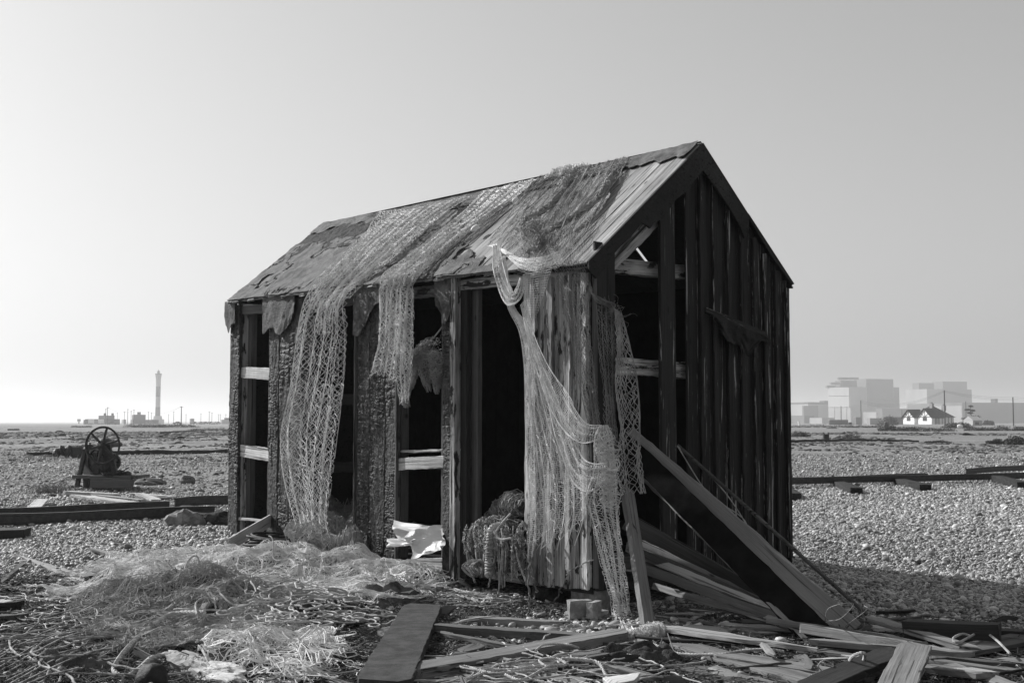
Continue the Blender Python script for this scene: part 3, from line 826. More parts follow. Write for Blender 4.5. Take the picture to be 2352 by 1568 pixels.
# ---- roofing felt left on the slope, with holes and torn edges
def felt(region, name, lab, mat='felt', off=.012, seed=1, hole=.35, nu=620, nv=150, u0=0., u1=1., v0=0., v1=1., amp=.010):
    U, V_ = np.meshgrid(np.linspace(u0, u1, nu), np.linspace(v0, v1, nv), indexing='ij')
    x = U * 6; y = V_ * 1.8
    h = fbm(x * 3.2, y * 2.0, 0, 5, seed) * amp + np.abs(fbm(x * 1.1 + .3 * y, y * 4., 0, 4, seed + 3)) * amp * .9 + fbm(x * 18, y * 18, 0, 3, seed + 6) * amp * .35
    P = Rf(U, V_, off) + RN * np.abs(h)[..., None]
    keep = region(U, V_, fbm(x * 2.2, y * 2.2, 0, 7, seed + 11))
    fc = grid_faces(nu, nv)
    kf = keep.ravel()[fc].all(1)
    fc = fc[kf]
    used = np.unique(fc); mp = np.full(nu * nv, -1); mp[used] = np.arange(len(used))
    m = MB(); top = P.reshape(-1, 3)[used]; low = (P - RN * .012).reshape(-1, 3)[used]
    F1 = mp[fc]
    # rim faces so the torn edge has a thickness
    e = np.concatenate([F1[:, [0, 1]], F1[:, [1, 2]], F1[:, [2, 3]], F1[:, [3, 0]]])
    key = e.min(1) * 10 ** 7 + e.max(1); uq, ix, ct = np.unique(key, return_index=True, return_counts=True)
    be = e[ix[ct == 1]]; n = len(top)
    m.add(np.concatenate([top, low]), np.concatenate([F1, np.stack([be[:, 1], be[:, 0], be[:, 0] + n, be[:, 1] + n], 1)]))
    return obj(name, m, MT[mat], roof, lab, smooth=True)
def reg_main(U, V_, n):
    r = (U > .36 + .10 * n + .35 * np.abs(V_ - .35) * (V_ > .35)) & (V_ < .62 + .05 * n + .06 * (U > .7))
    strip = (np.abs(U - .935 - .02 * n) < .012) & (V_ > .12) & (V_ < .3)
    cr = np.abs(n - .12) < .022
    return r & ~strip & ~cr
felt(reg_main, 'roofing_felt', 'cracked grey roofing felt over the lower far end', seed=3, u0=.2)
def reg_up(U, V_, n):
    return (U > .62 + .05 * n) & (V_ > .55 + .04 * n) & (V_ < .99)
felt(reg_up, 'perished_felt', 'rough black perished felt near the ridge', 'feltrough', .006, 9, u0=.5, v0=.45, amp=.016)
def reg_front(U, V_, n):
    return (U > .20 + .05 * n) & (U < .50) & (V_ < .16 + .12 * n + .25 * (U - .2)) & ~(np.abs(n - .1) < .03)
felt(reg_front, 'roofing_felt', 'cracked felt along the eave above the doorway', seed=21, u0=.1, u1=.55, v0=-.01, v1=.6)
def reg_mid(U, V_, n):
    return (U > .45) & (U < .72) & (V_ > .5 + .06 * n) & (n < .15)
felt(reg_mid, 'roofing_felt', seed=33, lab=None, mat='feltrough', u0=.4, u1=.75, v0=.4, v1=.97, off=.004)

# felt flaps hanging over the wall heads
def flap(px0, px1, prof, name='felt_flap', mat='felt', off=.035, seed=0, fold=.012):
    """prof: picture rows of the torn lower edge, evenly spaced from px0 to px1"""
    nu, nv = 50, 40
    m = MB()
    xs_ = np.linspace(px0, px1, nu); pr = np.interp(np.linspace(0, 1, nu), np.linspace(0, 1, len(prof)), prof)
    P = np.zeros((nu, nv, 3))
    for i, x in enumerate(xs_):
        s_ = sS(x, 750); zt = eave_z(s_) + .0
        zb = S(x, pr[i], off)[2] + .01 * vn(i * .3, seed)
        for j in range(nv):
            f = j / (nv - 1)
            o = off + .02 + fold * (vn(s_ * 9, f * 2.2, 0, seed) + .5 * vn(s_ * 22, f * 5, 0, seed + 2)) * (.25 + f)
            P[i, j] = hs(s_, -max(o, .025), zt + (zb - zt) * f)
    m.add(P.reshape(-1, 3), grid_faces(nu, nv)); m.add((P + B_ * .006).reshape(-1, 3), grid_faces(nu, nv)[:, ::-1])
    return obj(name, m, MT[mat], roof, smooth=True)
flap(525, 549, [745, 765, 745, 740], seed=1)
flap(612, 686, [768, 758, 752, 762, 768, 755, 735, 715], seed=2)
flap(820, 882, [770, 770, 750, 722, 700, 690], seed=3)
flap(1010, 1046, [700, 722, 745, 735, 720], seed=4, fold=.03)
# torn felt under the drip rail of the gable
nu, nv = 60, 30; P = np.zeros((nu, nv, 3)); low = [735, 758, 785, 790, 800, 822, 800, 782, 790]
for i in range(nu):
    x = 1640 + 125 * i / (nu - 1); yt = 722 + 55 * i / (nu - 1)
    yb = np.interp(i / (nu - 1), np.linspace(0, 1, 9), low)
    for j in range(nv):
        f = j / (nv - 1); P[i, j] = F(x, yt + (yb - yt) * f, .06 + .03 * vn(i * .2, f * 4, 0, 5) * (.3 + f)) - UP * .012 * vn(i * 1.1, 3) * f
m = MB(); m.add(P.reshape(-1, 3), grid_faces(nu, nv)); obj('felt_flap', m, MT['dark'], gcl, 'torn felt hanging below the drip rail', smooth=True)

# ---- back and far walls, floor
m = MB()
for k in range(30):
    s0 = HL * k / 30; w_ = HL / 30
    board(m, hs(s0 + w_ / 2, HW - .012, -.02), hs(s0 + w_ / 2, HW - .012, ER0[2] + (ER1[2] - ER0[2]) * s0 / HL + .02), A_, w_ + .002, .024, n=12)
obj('wall_cladding', m, MT['tar_shade'], hut, 'closed boarding of the far long wall')  # near-black colour puts the dark interior's shade into the boards
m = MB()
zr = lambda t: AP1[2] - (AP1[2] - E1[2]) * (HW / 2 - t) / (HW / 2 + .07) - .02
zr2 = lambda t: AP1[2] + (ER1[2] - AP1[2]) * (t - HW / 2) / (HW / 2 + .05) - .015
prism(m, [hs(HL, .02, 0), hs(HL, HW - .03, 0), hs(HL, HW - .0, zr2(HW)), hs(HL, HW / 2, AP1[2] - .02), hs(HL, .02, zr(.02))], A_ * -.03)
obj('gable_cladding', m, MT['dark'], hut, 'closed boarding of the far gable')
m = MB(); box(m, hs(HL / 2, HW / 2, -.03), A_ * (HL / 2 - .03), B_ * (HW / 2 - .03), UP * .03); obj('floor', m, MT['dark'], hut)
m = MB(); board(m, hs(.5, HW - .0, -.02), hs(.5, HW + .0, 0.1), A_, .02, .02)
# ragged board standing proud at the right-hand corner
pts = [hs(.05, HW + .0, 1.0), hs(.05, HW + .0, 1.75), hs(.05, HW + .022, 1.7), hs(.05, HW + .03, 1.45), hs(.05, HW + .05, 1.4), hs(.05, HW + .045, 1.22), hs(.05, HW + .025, 1.2), hs(.05, HW + .02, 1.03)]
m = MB(); prism(m, pts, A_ * .4); obj('side_board', m, MT['dark'], hut)

# ------------------------------------------------------------------ nets
PLN = {'R': RH, 'S': S, 'F': F}
def row(k, xl, yl, xr, yr, off=.05, k2=None, off2=None):
    f = lambda kk, x, y, o: G(x, y, o) if kk == 'G' else PLN[kk](x, y, o)
    return f(k, xl, yl, off), f(k2 or k, xr, yr, off if off2 is None else off2)
def drape(rows, nu, nv, folds=5, amp=.05, seed=0, lat=.6, skew=0., amp0=.35, lift=0.):
    L = spline([r[0] for r in rows], nv); Rr = spline([r[1] for r in rows], nv)
    U, V_ = np.meshgrid(np.linspace(0, 1, nu), np.linspace(0, 1, nv), indexing='ij')
    ph = folds * 2 * np.pi * U + 1.3 * vn(V_ * 2.2, U * 1.5, 0, seed) * 2 + skew * V_
    Uw = np.clip(U + lat / (folds * 2 * np.pi + 1e-6) * np.sin(ph + .8), 0, 1)
    P = L[None] * (1 - Uw[..., None]) + Rr[None] * Uw[..., None]
    du = np.gradient(P, axis=0); dv = np.gradient(P, axis=1)
    n = np.cross(du, dv); n /= np.linalg.norm(n, axis=2)[..., None] + 1e-12
    to = CAM - P; sg = np.sign((n * to).sum(2)); n = n * sg[..., None]
    a = amp * (amp0 + (1 - amp0) * sst(0, .5, V_)) * ((.15 + .85 * np.sin(np.pi * np.clip(V_, 0, 1)) ** .5) if lat > .95 else 1)
    h = a * (.5 + .5 * np.sin(ph)) * (.7 + .3 * vn(U * 3, V_ * 3, 0, seed + 1)) + .4 * a * vn(U * folds * 2.3, V_ * 5, 0, seed + 2) + lift
    return P + n * np.maximum(h, -.01)[..., None]
def samp(Sf, u, v):
    nu, nv = Sf.shape[:2]
    x = np.clip(u, 0, 1) * (nu - 1); y = np.clip(v, 0, 1) * (nv - 1)
    i = np.minimum(x.astype(int), nu - 2); j = np.minimum(y.astype(int), nv - 2); fx = (x - i)[..., None]; fy = (y - j)[..., None]
    return Sf[i, j] * (1 - fx) * (1 - fy) + Sf[i + 1, j] * fx * (1 - fy) + Sf[i, j + 1] * (1 - fx) * fy + Sf[i + 1, j + 1] * fx * fy
def meshwork(m, Sf, ni, nj, r, style='diamond', jit=.12, seed=0, ragged=None, hole=None, drop=0.01):
    """knotted mesh lines over the draped surface Sf; ni x nj meshes"""
    rg = np.random.default_rng(seed)
    I, J = np.meshgrid(np.arange(ni + 1), np.arange(nj + 1), indexing='ij')
    U = (I + (.5 * (J % 2) if style == 'diamond' else 0)) / (ni + .5) + rg.normal(0, jit, I.shape) / ni
    V_ = J / nj + rg.normal(0, jit, I.shape) / nj
    P = samp(Sf, U, V_)
    ok = np.ones(I.shape, bool)
    if ragged is not None: ok &= (J / nj) < ragged(np.clip(U, 0, 1))
    if hole is not None: ok &= ~hole(U, V_)
    A, Bs = [], []
    def conn(i0, j0, i1, j1):
        k = ok[i0, j0] & ok[i1, j1] & (rg.uniform(0, 1, i0.shape) > drop)
        A.append(P[i0[k], j0[k]]); Bs.append(P[i1[k], j1[k]])
    if style == 'diamond':
        ev = np.arange(0, nj, 2); od = np.arange(1, nj, 2)
        i, j = [x.ravel() for x in np.meshgrid(np.arange(0, ni + 1), ev, indexing='ij')]; conn(i, j, i, j + 1)
        i, j = [x.ravel() for x in np.meshgrid(np.arange(1, ni + 1), ev, indexing='ij')]; conn(i, j, i - 1, j + 1)
        i, j = [x.ravel() for x in np.meshgrid(np.arange(0, ni + 1), od, indexing='ij')]; conn(i, j, i, j + 1)
        i, j = [x.ravel() for x in np.meshgrid(np.arange(0, ni), od, indexing='ij')]; conn(i, j, i + 1, j + 1)
    else:
        i, j = [x.ravel() for x in np.meshgrid(np.arange(0, ni + 1), np.arange(nj), indexing='ij')]; conn(i, j, i, j + 1)
        i, j = [x.ravel() for x in np.meshgrid(np.arange(0, ni), np.arange(nj + 1), indexing='ij')]; conn(i, j, i + 1, j)
    A = np.concatenate(A); Bs = np.concatenate(Bs)
    segs(m, A, Bs, 1.5 * r * rg.uniform(.75, 1.25, len(A)))
    return m
def rag(seed, lo=.9, k=7.): return lambda u: lo + (1 - lo) * (.5 + .6 * vn(u * k, 0, 0, seed) + .4 * vn(u * k * 3.7, 0, 0, seed + 1))
def thread(m, Sf, u, r, v0=0., v1=1., n=60, wig=.01, k=4, seed=0):
    v = np.linspace(v0, v1, n)
    uu = u + wig * vn(v * 7, u * 50, 0, seed)
    return tube(m, samp(Sf, uu, v), r, k)

# A: the big pale coarse net from the ridge down past the second opening
A1 = drape([row('R', 905, 490, 1090, 448, .05), row('R', 860, 520, 1040, 470, .05), row('R', 800, 580, 960, 545, .05), row('R', 735, 645, 880, 612, .06),
            row('S', 706, 692, 803, 678, .12), row('S', 690, 760, 798, 760, .13), row('S', 668, 880, 790, 880, .12), row('S', 645, 1000, 775, 1000, .12),
            row('S', 660, 1110, 762, 1110, .14), row('S', 684, 1200, 752, 1190, .2), row('S', 700, 1275, 770, 1262, .3)], 260, 260, 6, .07, 3, lat=.8)
m = MB(); meshwork(m, A1, 19, 138, .0015, seed=3, jit=.2, ragged=rag(3, .96)); meshwork(m, A1, 15, 116, .0014, seed=4, jit=.28)
A2 = drape([row('R', 905, 490, 1085, 450, .07), row('R', 850, 540, 1010, 500, .07), row('R', 770, 620, 920, 585, .08), row('S', 706, 700, 800, 690, .16),
            row('S', 690, 760, 796, 770, .17)], 160, 160, 9, .05, 9, lat=.9)
meshwork(m, A2, 30, 110, .0013, seed=6, jit=.3, ragged=rag(61, .72, 5)); meshwork(m, A2, 26, 90, .0013, seed=7, jit=.35, ragged=rag(63, .8, 6))
A3 = drape([row('R', 868, 487, 960, 478, .03), row('R', 850, 515, 940, 515, .03), row('R', 835, 560, 900, 560, .03)], 60, 60, 5, .04, 5)
meshwork(m, A3, 22, 26, .0016, seed=9, jit=.3, ragged=rag(8, .8))
A5 = drape([row('S', 720, 880, 790, 880, .17), row('S', 715, 1000, 775, 1000, .17), row('S', 700, 1110, 760, 1110, .18), row('S', 700, 1230, 750, 1225, .26)], 80, 120, 3, .05, 15)
meshwork(m, A5, 8, 36, .0016, seed=19, jit=.25)
for u in (.02, .2, .55, .8, .98): thread(m, A1, u, .003, .25, 1, 80, .02)
obj('fishing_net', m, MT['net'], label='big pale coarse-meshed net draped from the ridge past the second opening', cat='net', group='nets draped on the hut')

# B: second pale net, ending in a ragged skirt at head height
B1 = drape([row('R', 1110, 440, 1240, 408, .04), row('R', 1060, 490, 1170, 468, .04), row('R', 990, 552, 1085, 530, .05), row('R', 925, 610, 1010, 592, .05),
            row('R', 884, 640, 966, 632, .08), row('S', 876, 665, 952, 655, .13), row('S', 873, 730, 950, 715, .15), row('S', 868, 800, 946, 800, .15), row('S', 850, 868, 940, 880, .15)], 200, 240, 6, .05, 13, lat=.8)
m = MB()
for q, (ni, nj) in enumerate(((22, 120), (19, 104), (16, 90))): meshwork(m, B1, ni, nj, .0017, seed=20 + q, jit=.35, ragged=rag(12 + q, .955, 9))
B2 = drape([row('S', 905, 720, 952, 715, .18), row('S', 912, 800, 950, 800, .18), row('S', 915, 870, 945, 870, .17), row('S', 922, 935, 940, 930, .17)], 50, 90, 3, .04, 4)
meshwork(m, B2, 9, 40, .0015, seed=30, jit=.3, ragged=rag(4, .93))
obj('fishing_net', m, MT['net'], label='pale dense net over the eave whose ragged skirt ends at mid wall', cat='net', group='nets draped on the hut')

def bundle(m, path, rad, ns, r, seed=0, n=60, wig=.6, twist=5.):
    """many tangled strands following a path"""
    C = spline(path, n); rg = np.random.default_rng(seed)
    tg = np.gradient(C, axis=0); tg /= np.linalg.norm(tg, axis=1)[:, None] + 1e-12
    u = np.cross(tg, [.3, .2, .93]); u /= np.linalg.norm(u, axis=1)[:, None] + 1e-9; v = np.cross(tg, u)
    rad = np.interp(np.linspace(0, 1, n), np.linspace(0, 1, len(np.atleast_1d(rad))), np.atleast_1d(rad)) if np.ndim(rad) else np.full(n, rad)
    for k in range(ns):
        a = rg.uniform(0, 6.28) + twist * np.linspace(0, 1, n) * rg.uniform(-1, 1) + wig * vn(np.arange(n) * .35, k * 3.3, 0, seed)
        q = rg.uniform(.25, 1) ** .5 * (1 + .3 * vn(np.arange(n) * .5, k * 5.1, 0, seed + 3))
        i0 = int(rg.uniform(0, n * .25)); i1 = n - int(rg.uniform(0, n * .25))
        P = C + (u * np.cos(a)[:, None] + v * np.sin(a)[:, None]) * (rad * q)[:, None]
        tube(m, P[i0:i1], r * rg.uniform(.7, 1.3), 3, caps=False)
    return m
def fluff(m, P, rad, nper, L, r, seed=0):
    """short tangled curls about the points P"""
    rg = np.random.default_rng(seed); P = np.asarray(P)
    for p in P:
        for _ in range(nper):
            d = norm(rg.normal(0, 1, 3)); q = p + rg.normal(0, 1, 3) * rad * .5
            pts = [q]
            for _k in range(5):
                d = norm(d + rg.normal(0, .7, 3)); q = q + d * L / 5; pts.append(q)
            tube(m, spline(pts, 8), r, 3, caps=False)
    return m
# roll of netting hanging in the third opening
m = MB()
roll = [S(1010, 792, -.06), S(975, 805, -.03), S(955, 830, .0), S(944, 870, .02), S(930, 905, .03), S(936, 935, .03)]
bundle(m, roll, [.10, .09, .06, .05, .05, .03], 110, .0022, 3)
rope3(m, spline([S(960, 815, .0), S(948, 865, .04), S(932, 900, .05), S(926, 925, .05)], 20), .028, .12)
bundle(m, [S(1012, 800, -.05), S(1006, 850, -.02), S(1003, 905, -.02)], [.10, .08, .02], 80, .002, 5)
bundle(m, [S(990, 800, -.04), S(975, 850, -.02), S(985, 900, -.02)], [.08, .06, .02], 50, .002, 6)
tube(m, spline([S(945, 805, -.1), S(990, 780, -.1), S(1020, 745, -.1)], 20), .007, 5)
obj('net_roll', m, MT['netd'], label='frayed roll of netting hanging in the opening above the shelf', cat='net')

# C: fine dark nets over the middle of the roof
m = MB()
C1 = drape([row('R', 1240, 403, 1370, 376, .03), row('R', 1190, 462, 1330, 430, .03), row('R', 1150, 520, 1290, 495, .04), row('R', 1120, 560, 1255, 555, .05)], 220, 160, 7, .05, 23, lat=1.1, amp0=.9)
meshwork(m, C1, 40, 48, .0007, 'square', jit=.15, seed=31); meshwork(m, C1, 18, 30, .0009, seed=32, jit=.3)
C2 = drape([row('R', 1340, 383, 1446, 358, .04), row('R', 1310, 430, 1425, 400, .04), row('R', 1265, 495, 1375, 470, .05), row('R', 1225, 560, 1340, 540, .05), row('R', 1195, 600, 1290, 590, .06)], 220, 170, 6, .055, 29, lat=1.2, amp0=.9)
meshwork(m, C2, 38, 52, .0007, 'square', jit=.15, seed=33); meshwork(m, C2, 16, 34, .0009, seed=34, jit=.3)
C3 = drape([row('R', 1180, 510, 1380, 470, .06), row('R', 1160, 560, 1340, 530, .06), row('R', 1185, 615, 1345, 570, .07), row('R', 1225, 632, 1340, 598, .08)], 160, 90, 4, .015, 37, lat=.5)
meshwork(m, C3, 34, 30, .0007, 'square', jit=.12, seed=35)
for k in range(26): thread(m, (C1, C2)[k % 2], rng.uniform(0, 1), .0022, rng.uniform(0, .2), rng.uniform(.8, 1), 50, .05, seed=k)
obj('fishing_net', m, MT['netd'], label='fine grey nets lying in folds over the middle of the roof', cat='net', group='nets draped on the hut')
# ropy crumpled bands lying on them
m = MB()
b1 = [RH(1330, 392, .04), RH(1300, 415, .05), RH(1285, 450, .06), RH(1245, 485, .06), RH(1205, 505, .1), RH(1190, 530, .1)]
bundle(m, b1, [.05, .05, .035, .03, .03, .04], 34, .004, 8, wig=1.6, twist=9)
fluff(m, spline(b1, 36), .04, 3, .05, .0035, 4)
b2 = [RH(1235, 500, .1), RH(1215, 530, .1), RH(1232, 560, .1), RH(1205, 590, .1)]
bundle(m, b2, [.04, .06, .055, .03], 36, .004, 9, wig=1.8); fluff(m, spline(b2, 26), .05, 3, .06, .0035, 5)
obj('net_bundle', m, MT['netd'], label='crumpled net bundle twisting down the roof from the ridge lump', cat='net', group='crumpled net bands on the roof')
m = MB()
b3 = [RH(1436, 370, .03), RH(1405, 398, .05), RH(1385, 440, .06), RH(1345, 480, .08), RH(1300, 507, .08), RH(1255, 530, .08), RH(1215, 548, .08)]
bundle(m, b3, [.04, .05, .04, .03, .025, .025, .03], 32, .004, 10, wig=1.6, twist=9); fluff(m, spline(b3, 40), .03, 3, .045, .0032, 6)
obj('net_bundle', m, MT['netd'], label='crumpled net bundle nearest the gable running down to the left', cat='net', group='crumpled net bands on the roof')
m = MB()
b4 = [RH(1345, 384, .02), RH(1315, 392, .04), RH(1285, 400, .04), RH(1255, 412, .02)]
bundle(m, b4, [.04, .06, .06, .03], 80, .003, 12, wig=1.8); fluff(m, spline(b4, 22), .05, 9, .05, .003, 7)
obj('net_bundle', m, MT['net'], label='lump of tangled twine heaped on the ridge', cat='net', group='crumpled net bands on the roof')

# headline rope with floats, down the roof
m = MB()
hl = [RH(1275, 402, .05), RH(1200, 448, .05), RH(1150, 482, .05), RH(1100, 520, .05), RH(1030, 575, .05), RH(975, 630, .05)]
rope3(m, spline(hl, 60), .006); rope3(m, spline([p + A_ * .07 for p in hl], 60), .005)
obj('rope', m, MT['roped'], label='floated headline rope running down the roof beside the second net', cat='rope')
fd = norm(hl[3] - hl[2]); fr = np.stack([fd, norm(np.cross(RN, fd)), RN], 1)
for (x, y, a, b_, lb) in ((1091, 524, .05, .026, 'larger pale oval float low on the roof'), (1183, 459, .04, .02, 'smaller pale oval float higher on the roof')):
    m = MB(); sphere(m, RH(x, y, .09), (a, b_, b_), 16, 12, fr); obj('net_float', m, MT['foam'], label=lb, cat='float', group='floats on the roof', smooth=True)

# D: fine net hanging at the corner: swag under the eave, long fall, gathered knot and tail
m = MB()
D0 = drape([row('R', 1118, 565, 1140, 560, .06), row('R', 1150, 570, 1165, 590, .12), row('R', 1195, 592, 1200, 618, .10), row('R', 1250, 590, 1245, 622, .10), row('R', 1300, 570, 1290, 600, .08)], 60, 120, 3, .012, 3)
meshwork(m, D0, 14, 46, .0009, 'square', seed=40)
D1 = drape([row('S', 1133, 565, 1147, 562, .16), row('S', 1134, 620, 1158, 612, .22), row('S', 1148, 670, 1172, 652, .24), row('S', 1168, 702, 1180, 672, .25), row('S', 1195, 690, 1188, 660, .24), row('S', 1207, 650, 1196, 640, .2)], 60, 150, 3, .03, 5)
meshwork(m, D1, 12, 80, .0010, 'square', seed=41); meshwork(m, D1, 6, 40, .001, seed=42)
D2 = drape([row('S', 1200, 632, 1268, 618, .12), row('S', 1202, 680, 1250, 680, .13), row('S', 1203, 730, 1228, 735, .13), row('S', 1200, 770, 1208, 775, .14)], 60, 80, 2, .02, 7)
meshwork(m, D2, 15, 28, .0013, 'square', jit=.06, seed=43, ragged=rag(5, .85))
D3 = drape([row('S', 1150, 600, 1160, 590, .2), row('S', 1168, 700, 1180, 695, .2), row('S', 1196, 760, 1212, 745, .18), row('S', 1206, 830, 1250, 830, .17), row('S', 1210, 930, 1290, 940, .17), row('S', 1216, 1040, 1335, 1030, .18),
            row('S', 1220, 1130, 1352, 1110, .19), row('S', 1222, 1200, 1348, 1190, .2), row('S', 1216, 1280, 1330, 1250, .2)], 260, 260, 7, .045, 11, lat=.8)
meshwork(m, D3, 32, 150, .0010, 'square', jit=.1, seed=44, ragged=rag(9, .86, 6)); meshwork(m, D3, 14, 62, .0012, jit=.2, seed=45, ragged=rag(10, .93, 8))
D4 = drape([row('S', 1196, 700, 1206, 690, .22), row('S', 1213, 770, 1228, 762, .22), row('S', 1235, 850, 1262, 836, .22), row('S', 1278, 955, 1305, 905, .24), row('S', 1330, 1015, 1345, 968, .26), row('S', 1378, 1010, 1382, 975, .2)], 100, 160, 3, .03, 15)
meshwork(m, D4, 16, 70, .0010, 'square', jit=.08, seed=46)
D5 = drape([row('S', 1240, 860, 1262, 870, .2), row('S', 1275, 985, 1305, 980, .24), row('S', 1310, 1095, 1335, 1045, .26), row('S', 1350, 1130, 1365, 1062, .26), row('S', 1392, 1100, 1395, 1060, .2)], 100, 140, 3, .035, 16)
meshwork(m, D5, 16, 60, .0010, 'square', jit=.08, seed=47)
D6 = drape([row('F', 1376, 978, 1396, 977, .2), row('F', 1362, 1010, 1410, 1010, .26), row('F', 1358, 1080, 1416, 1080, .25), row('F', 1338, 1140, 1421, 1140, .24), row('F', 1356, 1210, 1424, 1220, .24), row('F', 1374, 1290, 1432, 1300, .26),
            row('F', 1398, 1370, 1440, 1370, .3), row('F', 1408, 1430, 1447, 1430, .34), row('G', 1425, 1462, 1465, 1462, .02)], 140, 240, 5, .06, 19, lat=.9)
meshwork(m, D6, 18, 120, .0012, 'square', jit=.15, seed=48); meshwork(m, D6, 10, 60, .0013, jit=.3, seed=49)
kn = [F(1388, 985, .24), F(1378, 1030, .28), F(1400, 1070, .27), F(1392, 1120, .28), F(1402, 1180, .26)]
bundle(m, kn, [.04, .05, .08, .08, .04], 24, .0024, 15, wig=1.8)
for (a, b_) in ((kn[0], kn[2]), (kn[2], kn[4])): bundle(m, [a, (a + b_) / 2 - A_ * .04, b_], [.05, .08, .05], 12, .0022, 16, wig=1.5)
bundle(m, [G(1438, 1455, .05), G(1460, 1462, .03), G(1495, 1452, .05), G(1535, 1448, .04)], [.05, .06, .07, .02], 90, .0016, 17, wig=1.5)
for Sf, us in ((D3, (.03, .22, .4, .6, .8, .97)), (D4, (.02, .98)), (D5, (.02, .98)), (D6, (.03, .5, .75, .97)), (D1, (.02, .98, .5))):
    for u in us: thread(m, Sf, u, .0035 if Sf is not D1 else .005, wig=.02)
obj('fishing_net', m, MT['net'], label='fine-meshed net falling from the eave in swags to a knot and trailing tail', cat='net', group='nets draped on the hut')

# E: sheer net over the cladding nearest the corner
m = MB()
E1n = drape([row('R', 1268, 600, 1345, 598, .05), row('S', 1272, 612, 1345, 615, .12), row('S', 1286, 680, 1352, 690, .1), row('S', 1310, 760, 1358, 770, .1), row('S', 1325, 850, 1368, 850, .1), row('S', 1345, 940, 1376, 930, .1), row('S', 1360, 990, 1380, 975, .14)], 120, 200, 4, .04, 25)
meshwork(m, E1n, 15, 64, .0011, seed=50, jit=.2)
E2n = drape([row('S', 1345, 640, 1360, 660, .1), row('S', 1364, 690, 1366, 680, .12, 'F'), row('F', 1395, 705, 1408, 696, .12), row('F', 1402, 722, 1412, 706, .12)], 40, 60, 2, .02, 26)
meshwork(m, E2n, 20, 40, .0009, seed=51)
E3n = drape([row('F', 1368, 700, 1410, 705, .1), row('F', 1372, 800, 1412, 820, .1), row('F', 1385, 900, 1408, 900, .1), row('F', 1388, 1000, 1420, 1020, .12), row('F', 1395, 1120, 1424, 1130, .14)], 60, 160, 4, .03, 27)
meshwork(m, E3n, 20, 70, .001, seed=52, jit=.3, drop=.1)
fluff(m, [F(1418, 718, .12), F(1425, 735, .12), F(1412, 712, .12)], .04, 12, .14, .0014, 9)
obj('fishing_net', m, MT['nett'], label='sheer net clinging over the boards and the near corner post', cat='net', group='nets draped on the hut')
# F: coarse diamond net beside the corner
m = MB()
F1n = drape([row('F', 1412, 708, 1426, 720, .14), row('F', 1412, 760, 1446, 790, .15), row('F', 1408, 850, 1462, 860, .16), row('F', 1414, 950, 1470, 950, .17), row('F', 1416, 1040, 1476, 1040, .18), row('F', 1422, 1136, 1487, 1132, .2)], 60, 120, 1.5, .03, 28)
meshwork(m, F1n, 8, 44, .0022, seed=53, jit=.16); meshwork(m, F1n, 7, 30, .0016, seed=54, jit=.3, ragged=rag(3, .9))
obj('fishing_net', m, MT['netd'], label='coarse diamond-meshed net hanging in a long triangle beside the corner', cat='net', group='nets draped on the hut')

# ------------------------------------------------------------------ things in and about the doorway
GR_T = 'twine and planks'
def walkpath(p, d, L, step=.05, curl=.35, zf=None, seed=0, hz=.0):
    rg = np.random.default_rng(seed); a = math.atan2(d[1], d[0]); n = max(4, int(L / step)); pts = []; x, y = p[0], p[1]
    k = rg.normal(0, curl)
    for i in range(n):
        z = (zf(x, y) if zf else gz(x, y)) + hz + .012 * rg.uniform(0, 1)
        pts.append((x, y, z)); k = .75 * k + rg.normal(0, curl * .6); a += k
        x += math.cos(a) * step; y += math.sin(a) * step
    return np.array(pts)
# heap of knotted rope and rotted netting hanging over the door sill
m = MB()
hp = [S(1078, 1222, .05), S(1105, 1200, .02), S(1140, 1196, .05), S(1170, 1204, .08), S(1205, 1196, .02)]
bundle(m, hp, [.03, .04, .04, .05, .03], 26, .007, 41, wig=1.8)
rgh = np.random.default_rng(77)
for k in range(26):
    x0 = 1072 + 134 * (k + .5) / 26 + rgh.normal(0, 2); yb = rgh.uniform(1275, 1345) if x0 > 1135 else rgh.uniform(1250, 1310); yt = rgh.uniform(1196, 1222)
    bundle(m, [S(x0, yt, .06), S(x0 + rgh.normal(0, 4), (yt + yb) / 2 - 10, .12 + rgh.uniform(0, .12)), S(x0 + rgh.normal(0, 5), yb, .12 + rgh.uniform(0, .1))], [.012, .028, .02], 8, .005, 50 + k, wig=1.2, twist=1.2)
bundle(m, [S(1120, 1192, -.2), S(1150, 1168, -.2), S(1180, 1158, -.15), S(1208, 1165, -.1)], [.05, .09, .11, .08], 60, .004, 141, wig=2.)
for k in range(14):
    x0 = rgh.uniform(1068, 1204); yb = rgh.uniform(1330, 1372) if x0 > 1130 else rgh.uniform(1290, 1340)
    tube(m, spline([S(x0, rgh.uniform(1200, 1230), .12), S(x0 + rgh.normal(0, 6), 1270, .24), S(x0 + rgh.normal(0, 8), yb, .24)], 16), rgh.uniform(.004, .009), 5)
fluff(m, [S(1150 + rgh.uniform(0, 50), rgh.uniform(1225, 1325), .2) for k in range(26)], .04, 3, .07, .004, 12)
for k in range(30): tube(m, walkpath(S(rgh.uniform(1080, 1200), 1345, .2), (-1, -.3), rgh.uniform(.3, .9), .04, .4, mound_z, k, .03), .006, 5)
for k in range(7): # coils low on the left
    c = S(1088 + k * 4, 1300 + 3 * math.sin(k * 2.), .24); tube(m, spline([c + A_ * rgh.normal(0, .02), c + UP * .05 - B_ * .04, c + UP * .0 - B_ * .1 + A_ * .03, c - UP * .07 - B_ * .04, c + A_ * .03], 16), .009, 6)
obj('rope_heap', m, MT['roped'], label='matted heap of old rope and rotten netting spilling over the door sill', cat='rope heap')
m = MB()
